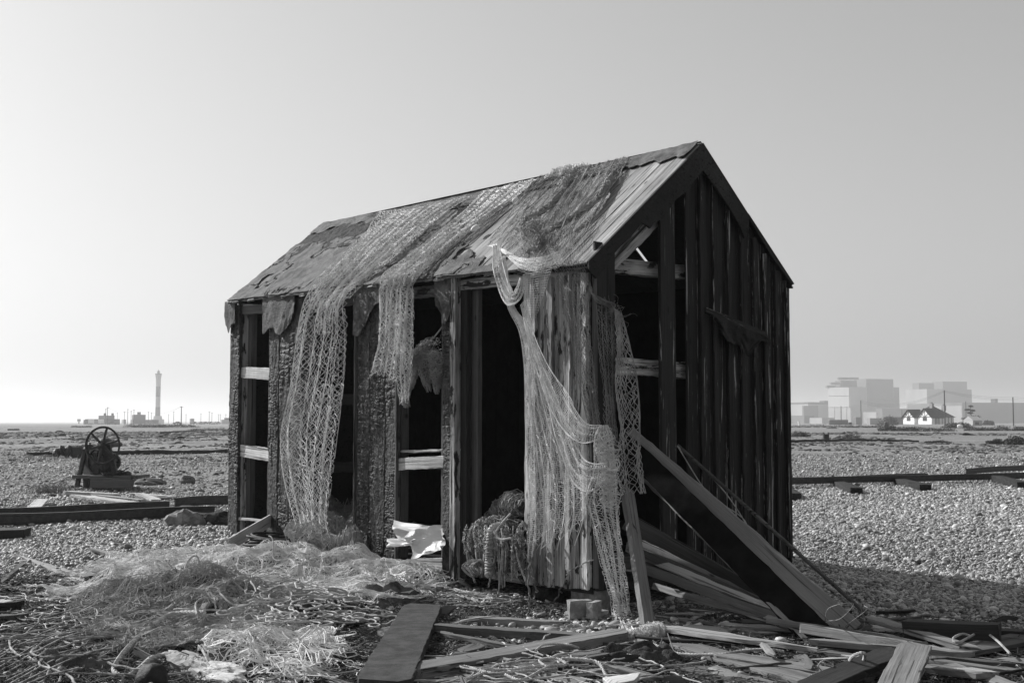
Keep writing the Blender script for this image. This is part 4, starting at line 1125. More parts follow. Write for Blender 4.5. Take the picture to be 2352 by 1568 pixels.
rope3(m, spline([S(1150, 1205, .18), S(1130, 1212, .26), S(1124, 1240, .28), S(1122, 1290, .28), S(1120, 1322, .28)], 40), .03, .07)
for k in range(11): # whipping turns
    c = S(1123, 1245 + k * 7.4 + 2 * math.sin(k * 2.3), .28); th = np.linspace(0, 6.28, 14); tube(m, c + np.outer(np.cos(th), B_) * .031 + np.outer(np.sin(th), A_) * .031 + UP * (.006 * np.sin(th + k))[:, None], .0055, 5)
rope3(m, spline([S(1172, 1180, .1), S(1150, 1205, .24), S(1140, 1225, .26), S(1150, 1238, .26), S(1175, 1235, .24)], 30), .011, .05)
obj('rope', m, MT['rope'], label='thick pale rope with whipped turns hanging in front of the rope heap', cat='rope')
for (pts, r_, lb) in (([S(1216, 1180, .1), S(1213, 1260, .2), G(1215, 1395, .0)], .008, 'straight frayed line hanging beside the door to the shingle'),
                      ([S(1216, 1280, .14), S(1225, 1330, .2), G(1235, 1375, .0)], .006, 'thin dark line slanting from the cladding foot'),
                      ([S(1362, 1285, .06), S(1330, 1300, .08), S(1308, 1315, .12), G(1280, 1372, .05), G(1262, 1392, .0)], .006, 'knotted line slanting from the corner to the pebbles')):
    m = MB(); P = spline(pts, 40); P = P + .006 * rng.normal(0, 1, P.shape); rope3(m, P, r_); obj('rope', m, MT['roped'], label=lb, cat='rope')

# white sheeting stuffed on the sill of the third opening
def crumple(name, corners, nu, nv, amp, seed, mat, label, cat, outline=None, thick=.002, freq=3.):
    """crumpled sheet over a quad of world points (a b c d)"""
    a, b_, c, d = [np.asarray(k) for k in corners]
    U, V_ = np.meshgrid(np.linspace(0, 1, nu), np.linspace(0, 1, nv), indexing='ij'); u = U[..., None]; v = V_[..., None]
    P = a * (1 - u) * (1 - v) + b_ * u * (1 - v) + c * u * v + d * (1 - u) * v
    n = norm(np.cross(b_ - a, d - a)); n = n * np.sign(np.dot(n, CAM - a))
    rd = lambda q: 1 - 2 * np.abs(vn(q[0], q[1], 0, q[2]))
    h = rd((U * freq + V_, V_ * freq - U, seed)) * .6 + rd((U * freq * 2.3 - V_ * 1.5, V_ * freq * 2.1 + U, seed + 1)) * .35 + rd((U * 11, V_ * 9 + U * 5, seed + 2)) * .12
    P = P + n * (h * amp)[..., None]
    e = .07 * fbm(U * 4, V_ * 4, 0, 3, seed + 4)[..., None]
    P = P + (b_ - a) * e * .5 + (d - a) * e
    fc = grid_faces(nu, nv)
    if outline is not None:
        k = outline(U, V_).ravel()[fc].all(1); fc = fc[k]
    m = MB(); m.add(P.reshape(-1, 3), fc); m.add((P - n * thick).reshape(-1, 3), fc[:, ::-1])
    return obj(name, m, MT[mat], label=label, cat=cat)
m = MB()
def cr_quad(m, q, amp, seed, freq=3., n=34):
    a, b_, c, d = q
    n = 20; U, V_ = np.meshgrid(np.linspace(0, 1, n), np.linspace(0, 1, n), indexing='ij'); u = U[..., None]; v = V_[..., None]
    P = a * (1 - u) * (1 - v) + b_ * u * (1 - v) + c * u * v + d * (1 - u) * v
    nn = norm(np.cross(b_ - a, d - a)); nn = nn * np.sign(np.dot(nn, CAM - a))
    rd = lambda x, y, s_: 1 - 2 * np.abs(vn(x, y, 0, s_))
    h = rd(U * freq + V_, V_ * freq - U, seed) * .6 + rd(U * freq * 2.3 - V_ * 1.5, V_ * freq * 2.1 + U, seed + 1) * .35
    P = P + nn * (h * amp)[..., None] + (b_ - a) * (.05 * vn(V_ * 5, U * 2, 0, seed))[..., None] + (d - a) * (.05 * vn(U * 5, V_ * 2, 0, seed + 7))[..., None]
    m.add(P.reshape(-1, 3), grid_faces(n, n)); m.add((P - nn * .002).reshape(-1, 3), grid_faces(n, n)[:, ::-1])
cr_quad(m, [S(897, 1192, .16), S(1020, 1212, -.02), S(1018, 1262, .1), S(910, 1236, .2)], .035, 3, 1.3)
cr_quad(m, [S(935, 1215, .2), S(1020, 1208, .06), S(1012, 1262, .14), S(945, 1282, .22)], .05, 8, 1.5)
cr_quad(m, [S(890, 1236, .2), S(950, 1238, .22), S(948, 1252, .2), S(893, 1256, .2)], .02, 14, 1.2)
obj('plastic_sheet', m, MT['plastic'], label='crumpled white plastic sheet bulging from the third opening', cat='plastic sheet')
# charred stump and white board at the wall foot
m = MB(); board(m, G(812, 1305, -.02) , G(822, 1305, 0) + UP * .42, A_, .14, .1, w1=.08, jit=.02, tip1=.15); obj('broken_board', m, MT['grey'], label='short broken board standing at the foot of the charred panel', cat='board')
m = MB(); board(m, G(524, 1251, .06), G(524, 1251, .06) * 0 + S(620, 1195, .02), UP, .13, .025, jit=.004); obj('plank', m, MT['pale'], label='pale plank leaning across the foot of the farthest opening', cat='plank')
def plank(lab, p0, p1, w_, t_, mat, z0=.03, z1=.03, tip0=0, tip1=0, bow=0, wd=None, group=None, name='plank', cat='plank', w1=None, wob=.005, jit=.006):
    if not tip0 and not tip1 and len(p0) == 2:
        tip0, tip1 = [float(q) for q in rng.uniform(.0, .16, 2)]
    """loose plank between two picture points lying z0 / z1 above the ground"""
    a = G(p0[0], p0[1], z0) if len(p0) == 2 else np.array(p0); b_ = G(p1[0], p1[1], z1) if len(p1) == 2 else np.array(p1)
    d = b_ - a
    if wd is None: wd = np.cross(UP, d)
    m = MB(); board(m, a, b_, wd, w_, t_, tip0=tip0, tip1=tip1, bow=bow, w1=w1, wob=wob, jit=jit)
    return obj(name, m, MT[mat], label=lab, cat=cat, group=group)

# long boards slid out of the gable opening
g1 = 'boards leaning on the gable'
fw = norm(np.cross(UP, F(1500, 1020, .1) - G(1930, 1470)))
def facing(a, b_): return np.cross(np.asarray(b_) - np.asarray(a), (np.asarray(a) + np.asarray(b_)) / 2 - CAM)
a, b_ = F(1442, 1022, -.15), G(1893, 1476, .0)
plank('broad black plank leaning from the gable opening down to the ground', tuple(a), tuple(b_), .17, .04, 'tar_shade', group=g1, wd=facing(a, b_), wob=.004, w1=.21)
a, b_ = F(1450, 990, -.15), G(1972, 1456, .0) + A_ * .05
plank('broad grey plank lying just behind the black one', tuple(a), tuple(b_), .06, .04, 'clad2', group=g1, wd=facing(a, b_), wob=.004, w1=.20)
a, b_ = F(1452, 1072, -.14), G(1862, 1476, .0)
plank('narrow pale-edged lath under the black plank', tuple(a), tuple(b_), .03, .03, 'grey', group=g1, wd=facing(a, b_), wob=.004)
m = MB(); P = spline([F(1556, 1022, .12), G(1992, 1411, .02)], 30); tube(m, P, .016, 7); obj('pole', m, MT['mid'], label='thin pole leaning from the stud over the grey plank', cat='pole')
m = MB()
for k, (mx, my) in enumerate(((1648, 1110), (1625, 1130))):
    P = [F(1556, 1024, .14), F(mx, my, .3), F(1706, 1190, .5), G(1745, 1285, .55) * 0 + F(1722, 1235, .55), F(1750, 1290, .6)]
    tube(m, spline(P, 40), .005, 5)
obj('rope', m, MT['rope'], label='doubled cord hanging from the stud over the leaning planks', cat='rope')
def lp(lab, q0, off0, q1, w_, t_, mat, **k): return plank(lab, tuple(F(q0[0], q0[1], off0)), tuple(G(q1[0], q1[1], k.pop('z1', .04))), w_, t_, mat, group=g1, **k)
lp('dark weathered board topmost of the low bundle behind the post', (1440, 1195), .05, (1800, 1400), .14, .025, 'mid', wd=UP + A_ * -.5)
lp('grey board lowest of the low bundle behind the post', (1440, 1255), .08, (1870, 1440), .08, .03, 'mid', wd=UP - A_ * .6)
lp('narrow lath with a sunlit edge in the low bundle', (1600, 1320), .35, (1830, 1425), .06, .03, 'grey', wd=UP)
lp('narrow lath under the sunlit one in the low bundle', (1470, 1300), .3, (1900, 1460), .07, .03, 'mid', wd=UP)
for k, (x0, y0, x1, y1, of, w_, lb) in enumerate(((1452, 1216, 1770, 1372, .10, .07, 'upper narrow board of the fan in the gable opening'), (1460, 1240, 1850, 1428, .14, .05, 'thin split board in the middle of the fan'), (1475, 1276, 1900, 1452, .20, .06, 'split lath near the bottom of the fan'), (1500, 1345, 1940, 1470, .2, .05, 'lowest lath of the fan close to the ground'), (1700, 1392, 2060, 1490, .4, .05, 'long lath running from the fan towards the right'), (1760, 1425, 2130, 1478, .5, .04, 'thin lath crossing behind the plank feet'), (1840, 1440, 2200, 1500, .6, .06, 'splintered lath lying over the plank feet'))):
    a = F(x0, y0, of) if k < 4 else G(x0, y0, .12)
    plank(lb, tuple(a), tuple(G(x1, y1, .06)), w_, .022, ('mid', 'grey', 'clad2', 'grey', 'mid', 'grey', 'clad2')[k], group='fan of thin boards under the black plank', wd=facing(a, G(x1, y1, .06)) + UP * .3, tip1=.25, wob=.006)
m = MB(); board(m, G(1491, 1452, -.03), F(1440, 1125, .16), B_, .105, .05, jit=.005); obj('post', m, MT['grey'], label='upright grey post leaning against the near corner', cat='post')
# broken bricks and stones under the corner
for (x, y, a, h, ro, lb, mt) in ((1330, 1397, .085, .065, .3, 'cracked pale brick end left of the pair under the corner', 'brick'), (1364, 1399, .06, .06, .9, 'small split brick right of the pair under the corner', 'brick'), (1347, 1414, .15, .04, .5, 'long flat brick under the pair at the corner', 'brick'),
                             (1270, 1368, .16, .08, .2, 'dark footing stone under the cladding', 'soil')):
    c = G(x, y, h * .5 if 'pair at' in lb or 'stone' in lb else .09)
    ax = np.array([math.cos(ro), math.sin(ro), 0]); ay = np.array([-ax[1], ax[0], 0]); m = MB()
    nn = 10; gx = np.linspace(-1, 1, nn)
    for (ua, ub, uc) in ((ax * a, ay * a * .5, UP * h), (ax * a, UP * h, ay * a * .5), (ay * a * .5, UP * h, ax * a)):
        for sg in (-1, 1):
            U, V_ = np.meshgrid(gx, gx, indexing='ij'); P = c + U[..., None] * ua + V_[..., None] * ub + sg * uc
            q = P + (P - c) * (.10 * fbm(P[..., 0] * 9, P[..., 1] * 9, P[..., 2] * 9, 3, int(x)))[..., None]
            m.add(q.reshape(-1, 3), grid_faces(nn, nn))
    obj('brick' if mt == 'brick' else 'stone', m, MT[mt], label=lb, cat='brick' if mt == 'brick' else 'stone')
# footing blocks that carry the hut
for i, (s_, t_) in enumerate(((.15, .15), (.15, 2.3), (2.0, .2), (3.9, .2), (5.7, .2), (3., 2.3))):
    q = hs(s_, t_, 0); m = MB(); zg = gz(q[0], q[1]); q[2] = (zg - .06 - .06) / 2
    if zg < -.02 or 1:
        box(m, q, A_ * .14, B_ * .1, UP * ((-.06 - zg + .06) / 2 + .03)); obj('footing_block', m, MT['stone'], hut)

# hose coil at the wall foot
m = MB(); c = G(650, 1262, .05)
for k in range(9):
    th = np.linspace(0, 2 * np.pi, 60)[:-1]; a = .38 + .03 * math.sin(k * 2.); b_ = .30 + .02 * math.cos(k * 3.)
    P = c + np.stack([np.cos(th) * a + .02 * k * .3, np.sin(th) * b_ + .01 * k, .02 + k * .016 + .015 * np.sin(th * 2 + k)], 1); tube(m, P, .013, 6, closed=True)
bundle(m, [c + [.2, -.2, .1], c + [.36, -.1, .16], c + [.42, .0, .1]], .05, 20, .006, 4)
obj('hose_coil', m, MT['rubber'], label='black rubber hose coiled at the foot of the charred boards', cat='hose', smooth=True)

# ------------------------------------------------------------------ heaps of netting on the ground
def heap_net(m, outline, cell, r, seed, layers=2, amp=.05, hz=.02, style='diamond', warp=.16):
    """net piled in folds inside a picture outline: (left, top, right, bottom) rows like a drape on the ground"""
    for q in range(layers):
        rows_ = [(G(a, y0), G(b_, y1)) for (a, y0, b_, y1) in outline]
        L = spline([k[0] for k in rows_], 60); Rr = spline([k[1] for k in rows_], 60)
        nu, nv = 160, 120
        U, V_ = np.meshgrid(np.linspace(0, 1, nu), np.linspace(0, 59, nv), indexing='ij')
        i = np.minimum(V_.astype(int), 58); f = (V_ - i)[..., None]
        Lq = L[i] * (1 - f) + L[i + 1] * f; Rq = Rr[i] * (1 - f) + Rr[i + 1] * f
        Uw = U + .10 * vn(U * 6, V_ * .15, 0, seed + q)
        P = Lq * (1 - Uw[..., None]) + Rq * Uw[..., None]
        x = P[..., 0] + warp * fbm(P[..., 0] * 3, P[..., 1] * 3, 0, 3, seed + q * 7); y = P[..., 1] + warp * fbm(P[..., 0] * 3, P[..., 1] * 3, 5, 3, seed + 3 + q * 7)
        z = mound_z(x, y) + hz + q * .012 + amp * np.abs(fbm(x * 3.2, y * 5, 0, 3, seed + 5 + q)) + amp * .4 * np.abs(vn(x * 14, y * 14, 0, seed + q))
        Sf = np.stack([x, y, z], -1)
        wd_ = np.linalg.norm(rows_[len(rows_) // 2][0] - rows_[len(rows_) // 2][1]); hg = np.linalg.norm(rows_[0][0] - rows_[-1][0]) * 1.1
        meshwork(m, Sf, int(wd_ / cell * 1.25), int(hg / cell * 2.4), r, style, jit=.4, seed=seed + q * 11, drop=.05)
def tangle(m, n, region, L, r, curl=.5, seed=0, hz=.03, step=.04, k=4, zf=None):
    rg = np.random.default_rng(seed); x0, y0, x1, y1 = region
    for i in range(n):
        for _t in range(20):
            fx, fy = rg.uniform(0, 1, 2); px = x0 + (x1 - x0) * fx; py = y0 + (y1 - y0) * fy
            if ((fx - .5) ** 2 + (fy - .5) ** 2) < .25: break
        p = G(px, py); a = rg.normal(0, .9) + (np.pi if rg.uniform() < .5 else 0)
        P = walkpath(p, (math.cos(a), math.sin(a)), L * rg.uniform(.4, 1.3), step, curl, zf or mound_z, int(rg.integers(1e8)), hz * rg.uniform(.2, 1.3))
        tube(m, spline(P, len(P) * 2), r * rg.uniform(.7, 1.3), k, caps=False)
    return m
gh = 'net heaps before the hut'
m = MB()
heap_net(m, [(250, 1290, 600, 1270), (170, 1330, 800, 1310), (150, 1370, 1000, 1340), (200, 1400, 860, 1400)], .04, .0015, 60, 4, .07)
tangle(m, 420, (220, 1280, 1000, 1400), .55, .0016, .95, 3, .05, .024, 3)
obj('net_heap', m, MT['net'], label='broad low heap of pale tangled net along the foot of the long wall', cat='net heap', group=gh)
m = MB()
heap_net(m, [(330, 1370, 560, 1360), (240, 1400, 640, 1390), (200, 1440, 640, 1430), (230, 1480, 560, 1480), (260, 1520, 500, 1510)], .038, .0014, 80, 4, .08)
tangle(m, 420, (210, 1370, 640, 1510), .5, .0015, 1.0, 5, .06, .022, 3)
obj('net_heap', m, MT['netd'], label='domed heap of fine greyish net in the left foreground', cat='net heap', group=gh)
m = MB()
heap_net(m, [(560, 1440, 700, 1430), (520, 1480, 760, 1480), (500, 1520, 760, 1530), (490, 1568, 740, 1590)], .065, .0022, 90, 2, .09)
tangle(m, 260, (500, 1440, 780, 1590), .7, .0022, .9, 7, .05, .026, 3)
obj('net_heap', m, MT['net'], label='coarse open-meshed net tumbling towards the bottom edge', cat='net heap', group=gh)
m = MB()
mcy = G(765, 1255, .0)
heap_net(m, [(720, 1190, 800, 1180), (700, 1230, 826, 1220), (690, 1270, 826, 1270), (700, 1300, 810, 1300)], .03, .0018, 95, 4, .22, .05)
tangle(m, 260, (700, 1200, 826, 1300), .3, .002, .8, 9, .22)
obj('net_heap', m, MT['netd'], label='tight ball of fine net between the hanging net and the broken board', cat='net heap', group=gh)
m = MB()
Kd = drape([(G(868, 1325, .02), G(985, 1322, .02)), (G(872, 1318, .14), G(968, 1322, .12)), (G(880, 1318, .24), G(950, 1325, .22)), (G(872, 1325, .16), G(960, 1335, .1)), (G(866, 1335, .02), G(985, 1345, .01))], 50, 70, 1.5, .03, 2)
meshwork(m, Kd, 9, 22, .0028, jit=.2, seed=71); 
obj('net_tuft', m, MT['net'], label='arched tuft of coarse net standing at the foot of the sheeting', cat='net')
m = MB(); Kd = drape([(G(630, 1270, .02), G(735, 1262, .02)), (G(640, 1262, .16), G(725, 1262, .16)), (G(640, 1275, .16), G(730, 1272, .15)), (G(630, 1290, .02), G(740, 1290, .02))], 50, 60, 2, .04, 2)
meshwork(m, Kd, 12, 20, .0024, jit=.25, seed=72); obj('net_tuft', m, MT['net'], label='loose coarse net thrown over the front of the hose coil', cat='net')
# ropes: dark-bedded cord tangle in the middle of the heap
m = MB(); tangle(m, 90, (520, 1365, 775, 1470), 1.3, .0065, .5, 11, .13, .04, 6)
obj('cord_tangle', m, MT['rope'], label='open tangle of thicker cord in the hollow between the heaps', cat='rope')
m = MB(); tangle(m, 46, (0, 1440, 300, 1568), 1.3, .006, .16, 13, .08, .06, 6)
for k in range(0, 22, 2):
    a = G(-20 + k * 2, 1500 + k * 4, .02); b_ = G(200 + 6 * k, 1430 + 2 * k, .03); mid = (a + b_) / 2 + [0, 0, .05 + .01 * (k % 4)]
    tube(m, spline([a, mid + rng.normal(0, .03, 3), b_], 24), .005, 5)
obj('cord_tangle', m, MT['roped'], label='sheaf of dark parallel cords fanning off the left edge', cat='rope')
m = MB(); tangle(m, 130, (0, 1350, 330, 1460), .5, .0032, .5, 17, .03, .04, 4)
obj('cord_tangle', m, MT['net'], label='scatter of thin pale cords on the ground at far left', cat='rope')
m = MB(); tangle(m, 80, (430, 1275, 620, 1300), .4, .005, .8, 18, .04, .03, 5)
obj('cord_tangle', m, MT['rope'], label='loops of thin rope at the back edge of the heap by the hose', cat='rope')
def rope_px(lab, pts, r_, mat='rope', dz=.03, three=True, name='rope'):
    P = []
    for q in pts:
        d = q[2] if len(q) > 2 else dz
        p = G(q[0], q[1]); p = G(q[0], q[1], d + float(mound_z(p[0], p[1])) - gz(p[0], p[1])); P.append(p)
    m = MB(); P = spline(P, 12 * len(P))
    (rope3(m, P, r_) if three else tube(m, P, r_, 6))
    return obj(name, m, MT[mat], label=lab, cat='rope')
rope_px('thick laid rope curving over the foreground heap like a hook', [(470, 1405), (400, 1408), (360, 1428), (310, 1470, .1), (275, 1510, .08), (262, 1540, .03), (290, 1552, .02), (320, 1535, .04), (350, 1510, .08), (395, 1505, .06)], .017)
rope_px('thick pale frayed rope running down the left foreground', [(170, 1440), (150, 1470, .06), (120, 1500, .04), (80, 1540, .02), (60, 1580, .02)], .012)
rope_px('smooth pale cord laid in a long hairpin on the heap', [(360, 1365, .05), (300, 1367, .05), (330, 1372, .05), (290, 1388, .05), (250, 1393, .05), (213, 1392, .05), (215, 1385, .06)], .007)
rope_px('looped cord standing up behind the rope hook', [(452, 1410), (450, 1385, .12), (468, 1372, .2), (490, 1378, .16), (496, 1395, .06)], .007)
rope_px('pale cord bent in tight loops right of the dark hollow', [(700, 1455), (690, 1462), (700, 1475), (728, 1474), (722, 1462), (700, 1462), (712, 1450)], .008)
rope_px('cord crossing the felted board in a wide bend', [(905, 1452), (920, 1462), (960, 1455), (985, 1440), (1020, 1442), (1040, 1455)], .008)
rope_px('short white cord end on the felted board', [(940, 1472), (965, 1462), (985, 1464), (968, 1478)], .008)
rope_px('pale laid rope looping beside the felted board towards the bottom edge', [(990, 1530), (1020, 1528), (1050, 1540), (1060, 1560), (1050, 1600)], .010)
# rope pile in the middle foreground
m = MB(); tangle(m, 60, (1080, 1525, 1330, 1600), 1.4, .0048, .22, 19, .05, .05, 6)
for pts in ([(985, 1530), (1060, 1528), (1130, 1545), (1200, 1540), (1280, 1535)], [(1070, 1560), (1130, 1540), (1200, 1535), (1270, 1525)], [(1160, 1548), (1200, 1560), (1260, 1530), (1300, 1525), (1280, 1512), (1240, 1515), (1255, 1530)]):
    rope3(m, spline([G(x, y, .07) for x, y in pts], 50), .009)
obj('rope_pile', m, MT['rope'], label='pile of thin braided ropes in the middle of the bottom edge', cat='rope')
rope_px('braided rope trailing down from the pile across a gap', [(1290, 1512, .08), (1340, 1514, .08), (1375, 1522, .07), (1390, 1545, .05), (1410, 1580, .03)], .012)
rope_px('thin cord laid over the crossing planks', [(1230, 1493, .08), (1250, 1480, .1), (1290, 1478, .1), (1310, 1480, .1), (1330, 1487, .08)], .007)
rope_px('long cord running over the pale boards', [(1500, 1478, .05), (1560, 1500, .05), (1650, 1502, .06), (1700, 1494, .07), (1760, 1490, .08), (1800, 1495, .06)], .009)
rope_px('stiff coil of rope rising beside the mossy board', [(1850, 1560, .05), (1880, 1545, .07), (1920, 1538, .08), (1945, 1525, .1), (1960, 1505, .18), (1985, 1500, .2), (1980, 1522, .1), (1960, 1530, .08), (2010, 1525, .06)], .011)
rope_px('thin wire loop on the pale boards', [(1910, 1560, .04), (1880, 1530, .12), (1895, 1515, .16), (1915, 1530, .08), (1900, 1545, .05)], .004, three=False)
rope_px('slack cords wound round the ends of the leaning planks', [(1895, 1425, .1), (1905, 1395, .35), (1960, 1385, .4), (1930, 1420, .25), (1895, 1428, .1), (1960, 1450, .08), (2000, 1460, .08), (2100, 1470, .08)], .0022, 'nett', three=False)
rope_px('second slack cord hanging by the grey plank foot', [(1975, 1385, .35), (1985, 1440, .12), (1950, 1445, .1), (1945, 1435, .12), (1990, 1400, .3), (1985, 1390, .3)], .0022, 'nett', three=False)
rope_px('thin rope on the dark boards at right', [(2320, 1500, .08), (2290, 1470, .1), (2260, 1450, .1), (2240, 1455, .1), (2200, 1475, .1), (2190, 1465, .12), (2210, 1455, .12), (2230, 1460, .1)], .008)
rope_px('pale twine snaking over the lit shingle', [(2140, 1300, .01), (2125, 1345, .01), (2130, 1360, .01), (2125, 1400, .01)], .006, three=False)
rope_px('pale twine running off the right edge over the shingle', [(2150, 1342, .01), (2190, 1340, .01), (2300, 1350, .01), (2345, 1385, .01), (2400, 1400, .01)], .006, three=False)
rope_px('faint twine on the shingle near the right edge', [(2260, 1330, .01), (2330, 1345, .01), (2370, 1352, .01)], .005, three=False)
# dark buoys, one black lump added as a dark hole's shade, and rags
for (x, y, r_, lb) in ((480, 1440, .085, 'black round lump standing for a dark hole in the foreground heap'), (662, 1445, .075, 'black float left of the pair at the heap edge'), (695, 1440, .10, 'larger black float right of the pair at the heap edge'), (350, 1588, .09, 'dark drum end at the bottom edge')):
    m = MB(); p = G(x, y); c = np.array([p[0], p[1], float(mound_z(p[0], p[1])) + r_ * .75]); sphere(m, c, r_, 18, 12, lump=.12, seed=x * .1); obj('net_float', m, MT['rubber'], label=lb, cat='float', smooth=True)
def rag_heap(lab, x, y, rx, ry, h, mat='cloth', seed=0, name='rag', cat='rag'):
    c = G(x, y); n = 50; U, V_ = np.meshgrid(np.linspace(-1, 1, n), np.linspace(-1, 1, n), indexing='ij')
    rr = np.sqrt(U ** 2 + V_ ** 2); X = c[0] + U * rx * (1 + .25 * vn(U * 2, V_ * 2, 0, seed)); Y = c[1] + V_ * ry * (1 + .25 * vn(U * 2, V_ * 2, 4, seed))
    Z = mound_z(X, Y) + h * sst(1.05, .3, rr) * (.55 + .7 * np.abs(fbm(U * 2.2, V_ * 2.2, 0, 4, seed + 1))) - .02 * (rr > 1)
    fc = grid_faces(n, n); k = (rr.ravel()[fc] < 1.02 + .0).all(1)
    m = MB(); m.add(np.stack([X, Y, Z], -1).reshape(-1, 3), fc[k]); return obj(name, m, MT[mat], label=lab, cat=cat, smooth=True)
rag_heap('dark rumpled rag behind the felted board', 900, 1385, .42, .16, .12, seed=3)
rag_heap('darker sodden rag left of the rumpled one', 830, 1395, .3, .12, .10, 'felt', 4)
rag_heap('torn flat piece of dark felt at lower left', 170, 1535, .36, .13, .09, 'felt', 6, 'felt_scrap', 'felt scrap')
rag_heap('low mound of dry seaweed among the foreground planks', 1480, 1515, .4, .2, .09, 'soil', 8, 'seaweed_mound', 'seaweed')
rag_heap('rounded sandy lump behind the crossing planks', 1290, 1445, .2, .10, .05, 'stone', 9, 'stone', 'stone')
rag_heap('matted weed around the corded hollow', 590, 1430, .5, .22, .03, 'soil', 10, 'seaweed_mound', 'seaweed')

# ------------------------------------------------------------------ foreground boards
gp_ = 'loose boards on the ground before the hut'
FG = [
 ('broad felt-covered board pointing at the bottom edge', (972, 1392), (880, 1575), .30, .05, 'feltb', .05, .10, {}),
 ('round grey beam lying behind the crossing planks', (1075, 1424), (1308, 1436), .075, .06, 'grey', .03, .03, {}),
 ('long dark beam running left to right through the crossing', (985, 1441), (1400, 1470), .10, .06, 'mid', .05, .04, {}),
 ('heavy grey plank crossing under the long beam', (925, 1548), (1445, 1455), .19, .07, 'grey', .07, .04, {}),
 ('dark plank parallel below the heavy grey one', (1000, 1570), (1410, 1500), .16, .05, 'mid', .02, .02, {}),
 ('thin dark lath left of the crossing planks', (1000, 1452), (1235, 1497), .05, .03, 'mid', .03, .06, {}),
 ('short dark offcut between lath and heavy plank', (1055, 1500), (1110, 1480), .12, .03, 'mid', .03, .03, {}),
 ('bleached pointed plank at the foot of the leaning post', (1508, 1438), (1870, 1494), .16, .03, 'pale', .06, .07, dict(tip1=.8, tip0=.15)),
 ('dark batten under the bleached pointed plank', (1505, 1450), (1990, 1512), .07, .04, 'mid', .02, .03, {}),
 ('long thin dark batten at the back of the board pile', (1460, 1465), (1980, 1500), .06, .03, 'dark', .03, .03, {}),
 ('flat grey board left of the pale pair', (1555, 1478), (1905, 1575), .20, .03, 'grey', .03, .03, {}),
 ('flat grey board right of the pale pair', (1640, 1500), (2000, 1560), .17, .03, 'grey', .05, .04, {}),
 ('low flat board at the bottom edge under the grey pair', (1560, 1530), (1860, 1590), .20, .03, 'mid', .015, .015, {}),
 ('white painted batten end showing under the rope coil', (1935, 1508), (2060, 1525), .07, .04, 'pale', .04, .04, {}),
 ('moss-crusted black board slanting to the bottom edge', (2060, 1495), (1840, 1590), .19, .04, 'dark', .13, .10, {}),
 ('pale knotty board standing on end nearest the bottom edge', (2105, 1478), (2050, 1600), .19, .03, 'grey', .20, .12, {}),
 ('white-ended board lying right of the knotty one', (2100, 1530), (2285, 1552), .13, .035, 'grey', .06, .06, {}),
 ('splintered white end of the lying board', (2200, 1538), (2290, 1551), .12, .037, 'pale', .062, .062, {}),
 ('long splintered batten topmost behind the mossy board', (1860, 1472), (2240, 1505), .06, .04, 'grey', .08, .08, {}),
 ('long dark batten under the splintered one', (1880, 1484), (2330, 1530), .06, .04, 'mid', .04, .04, {}),
 ('narrow batten with a lit end at right', (2020, 1500), (2345, 1545), .06, .03, 'grey', .05, .03, {}),
 ('thin batten running off the right edge', (2050, 1490), (2420, 1556), .05, .03, 'mid', .02, .02, {}),
 ('dark weathered board lying in the hut shadow at right', (2120, 1512), (2370, 1462), .22, .03, 'mid', .06, .05, {}),
 ('tapering grey board from the plank feet towards the right', (1995, 1418), (2240, 1492), .12, .03, 'grey', .12, .07, {}),
 ('short dark board crossing at the plank feet', (2020, 1468), (2130, 1500), .14, .03, 'mid', .08, .08, {}),
 ('black bark-covered pole among the plank feet', (1900, 1442), (2110, 1492), .06, .05, 'mid', .05, .06, {}),
 ('buried grey board in the dark under the gable', (1560, 1400), (1900, 1425), .10, .04, 'mid', .02, .02, {}),
 ('board half hidden under the gable behind the batten pile', (1500, 1415), (1780, 1460), .12, .04, 'mid', .02, .02, {}),
 ('pale board chip cut by the bottom edge', (1385, 1572), (1480, 1552), .16, .03, 'pale', .10, .10, {}),
 ('grey plank edge over the dark hollow', (1395, 1528), (1510, 1560), .09, .03, 'grey', .08, .04, {}),
 ('short split stick below the black floats', (375, 1532), (310, 1490), .05, .04, 'grey', .03, .12, {}),
 ('small block of wood right of the black floats', (752, 1468), (785, 1445), .07, .05, 'mid', .06, .10, {}),
 ('thin pale strip on the pale boards', (1752, 1478), (1775, 1505), .045, .02, 'grey', .09, .09, {}),
 ('large bleached splinter pointing left on the shingle', (48, 1274), (205, 1308), .16, .03, 'pale', .03, .02, dict(tip0=.9)),
 ('thin grey stick on the shingle right of the splinter', (208, 1260), (372, 1296), .05, .03, 'grey', .04, .02, {}),
 ('dark stick on the shingle at far left', (0, 1318), (58, 1292), .05, .04, 'mid', .02, .02, {}),
 ('pale flat board at far left behind the cords', (0, 1318), (75, 1328), .09, .02, 'grey', .02, .02, {}),
 ('white board end entering at the left edge', (-30, 1382), (30, 1384), .14, .03, 'pale', .10, .10, {}),
 ('black beam end entering at the left edge', (-40, 1398), (56, 1393), .12, .10, 'dark', .06, .06, {}),
 ('second dark beam end low on the left edge', (-40, 1424), (62, 1420), .12, .07, 'mid', .04, .04, {}),
 ('narrow buried lath left of the felted board', (750, 1498), (830, 1486), .04, .02, 'grey', .02, .02, {}),
 ('dark flat board showing through litter behind the floats', (700, 1422), (860, 1428), .14, .02, 'mid', .02, .02, {}),
 ('small dark flat scrap left of the felted board', (868, 1460), (905, 1440), .14, .02, 'mid', .02, .02, {}),
]
for (lb, a, b_, w_, t_, mt, z0, z1, kw) in FG: plank(lb, a, b_, w_, t_, mt, z0, z1, group=gp_, **kw)
rgo = np.random.default_rng(404)
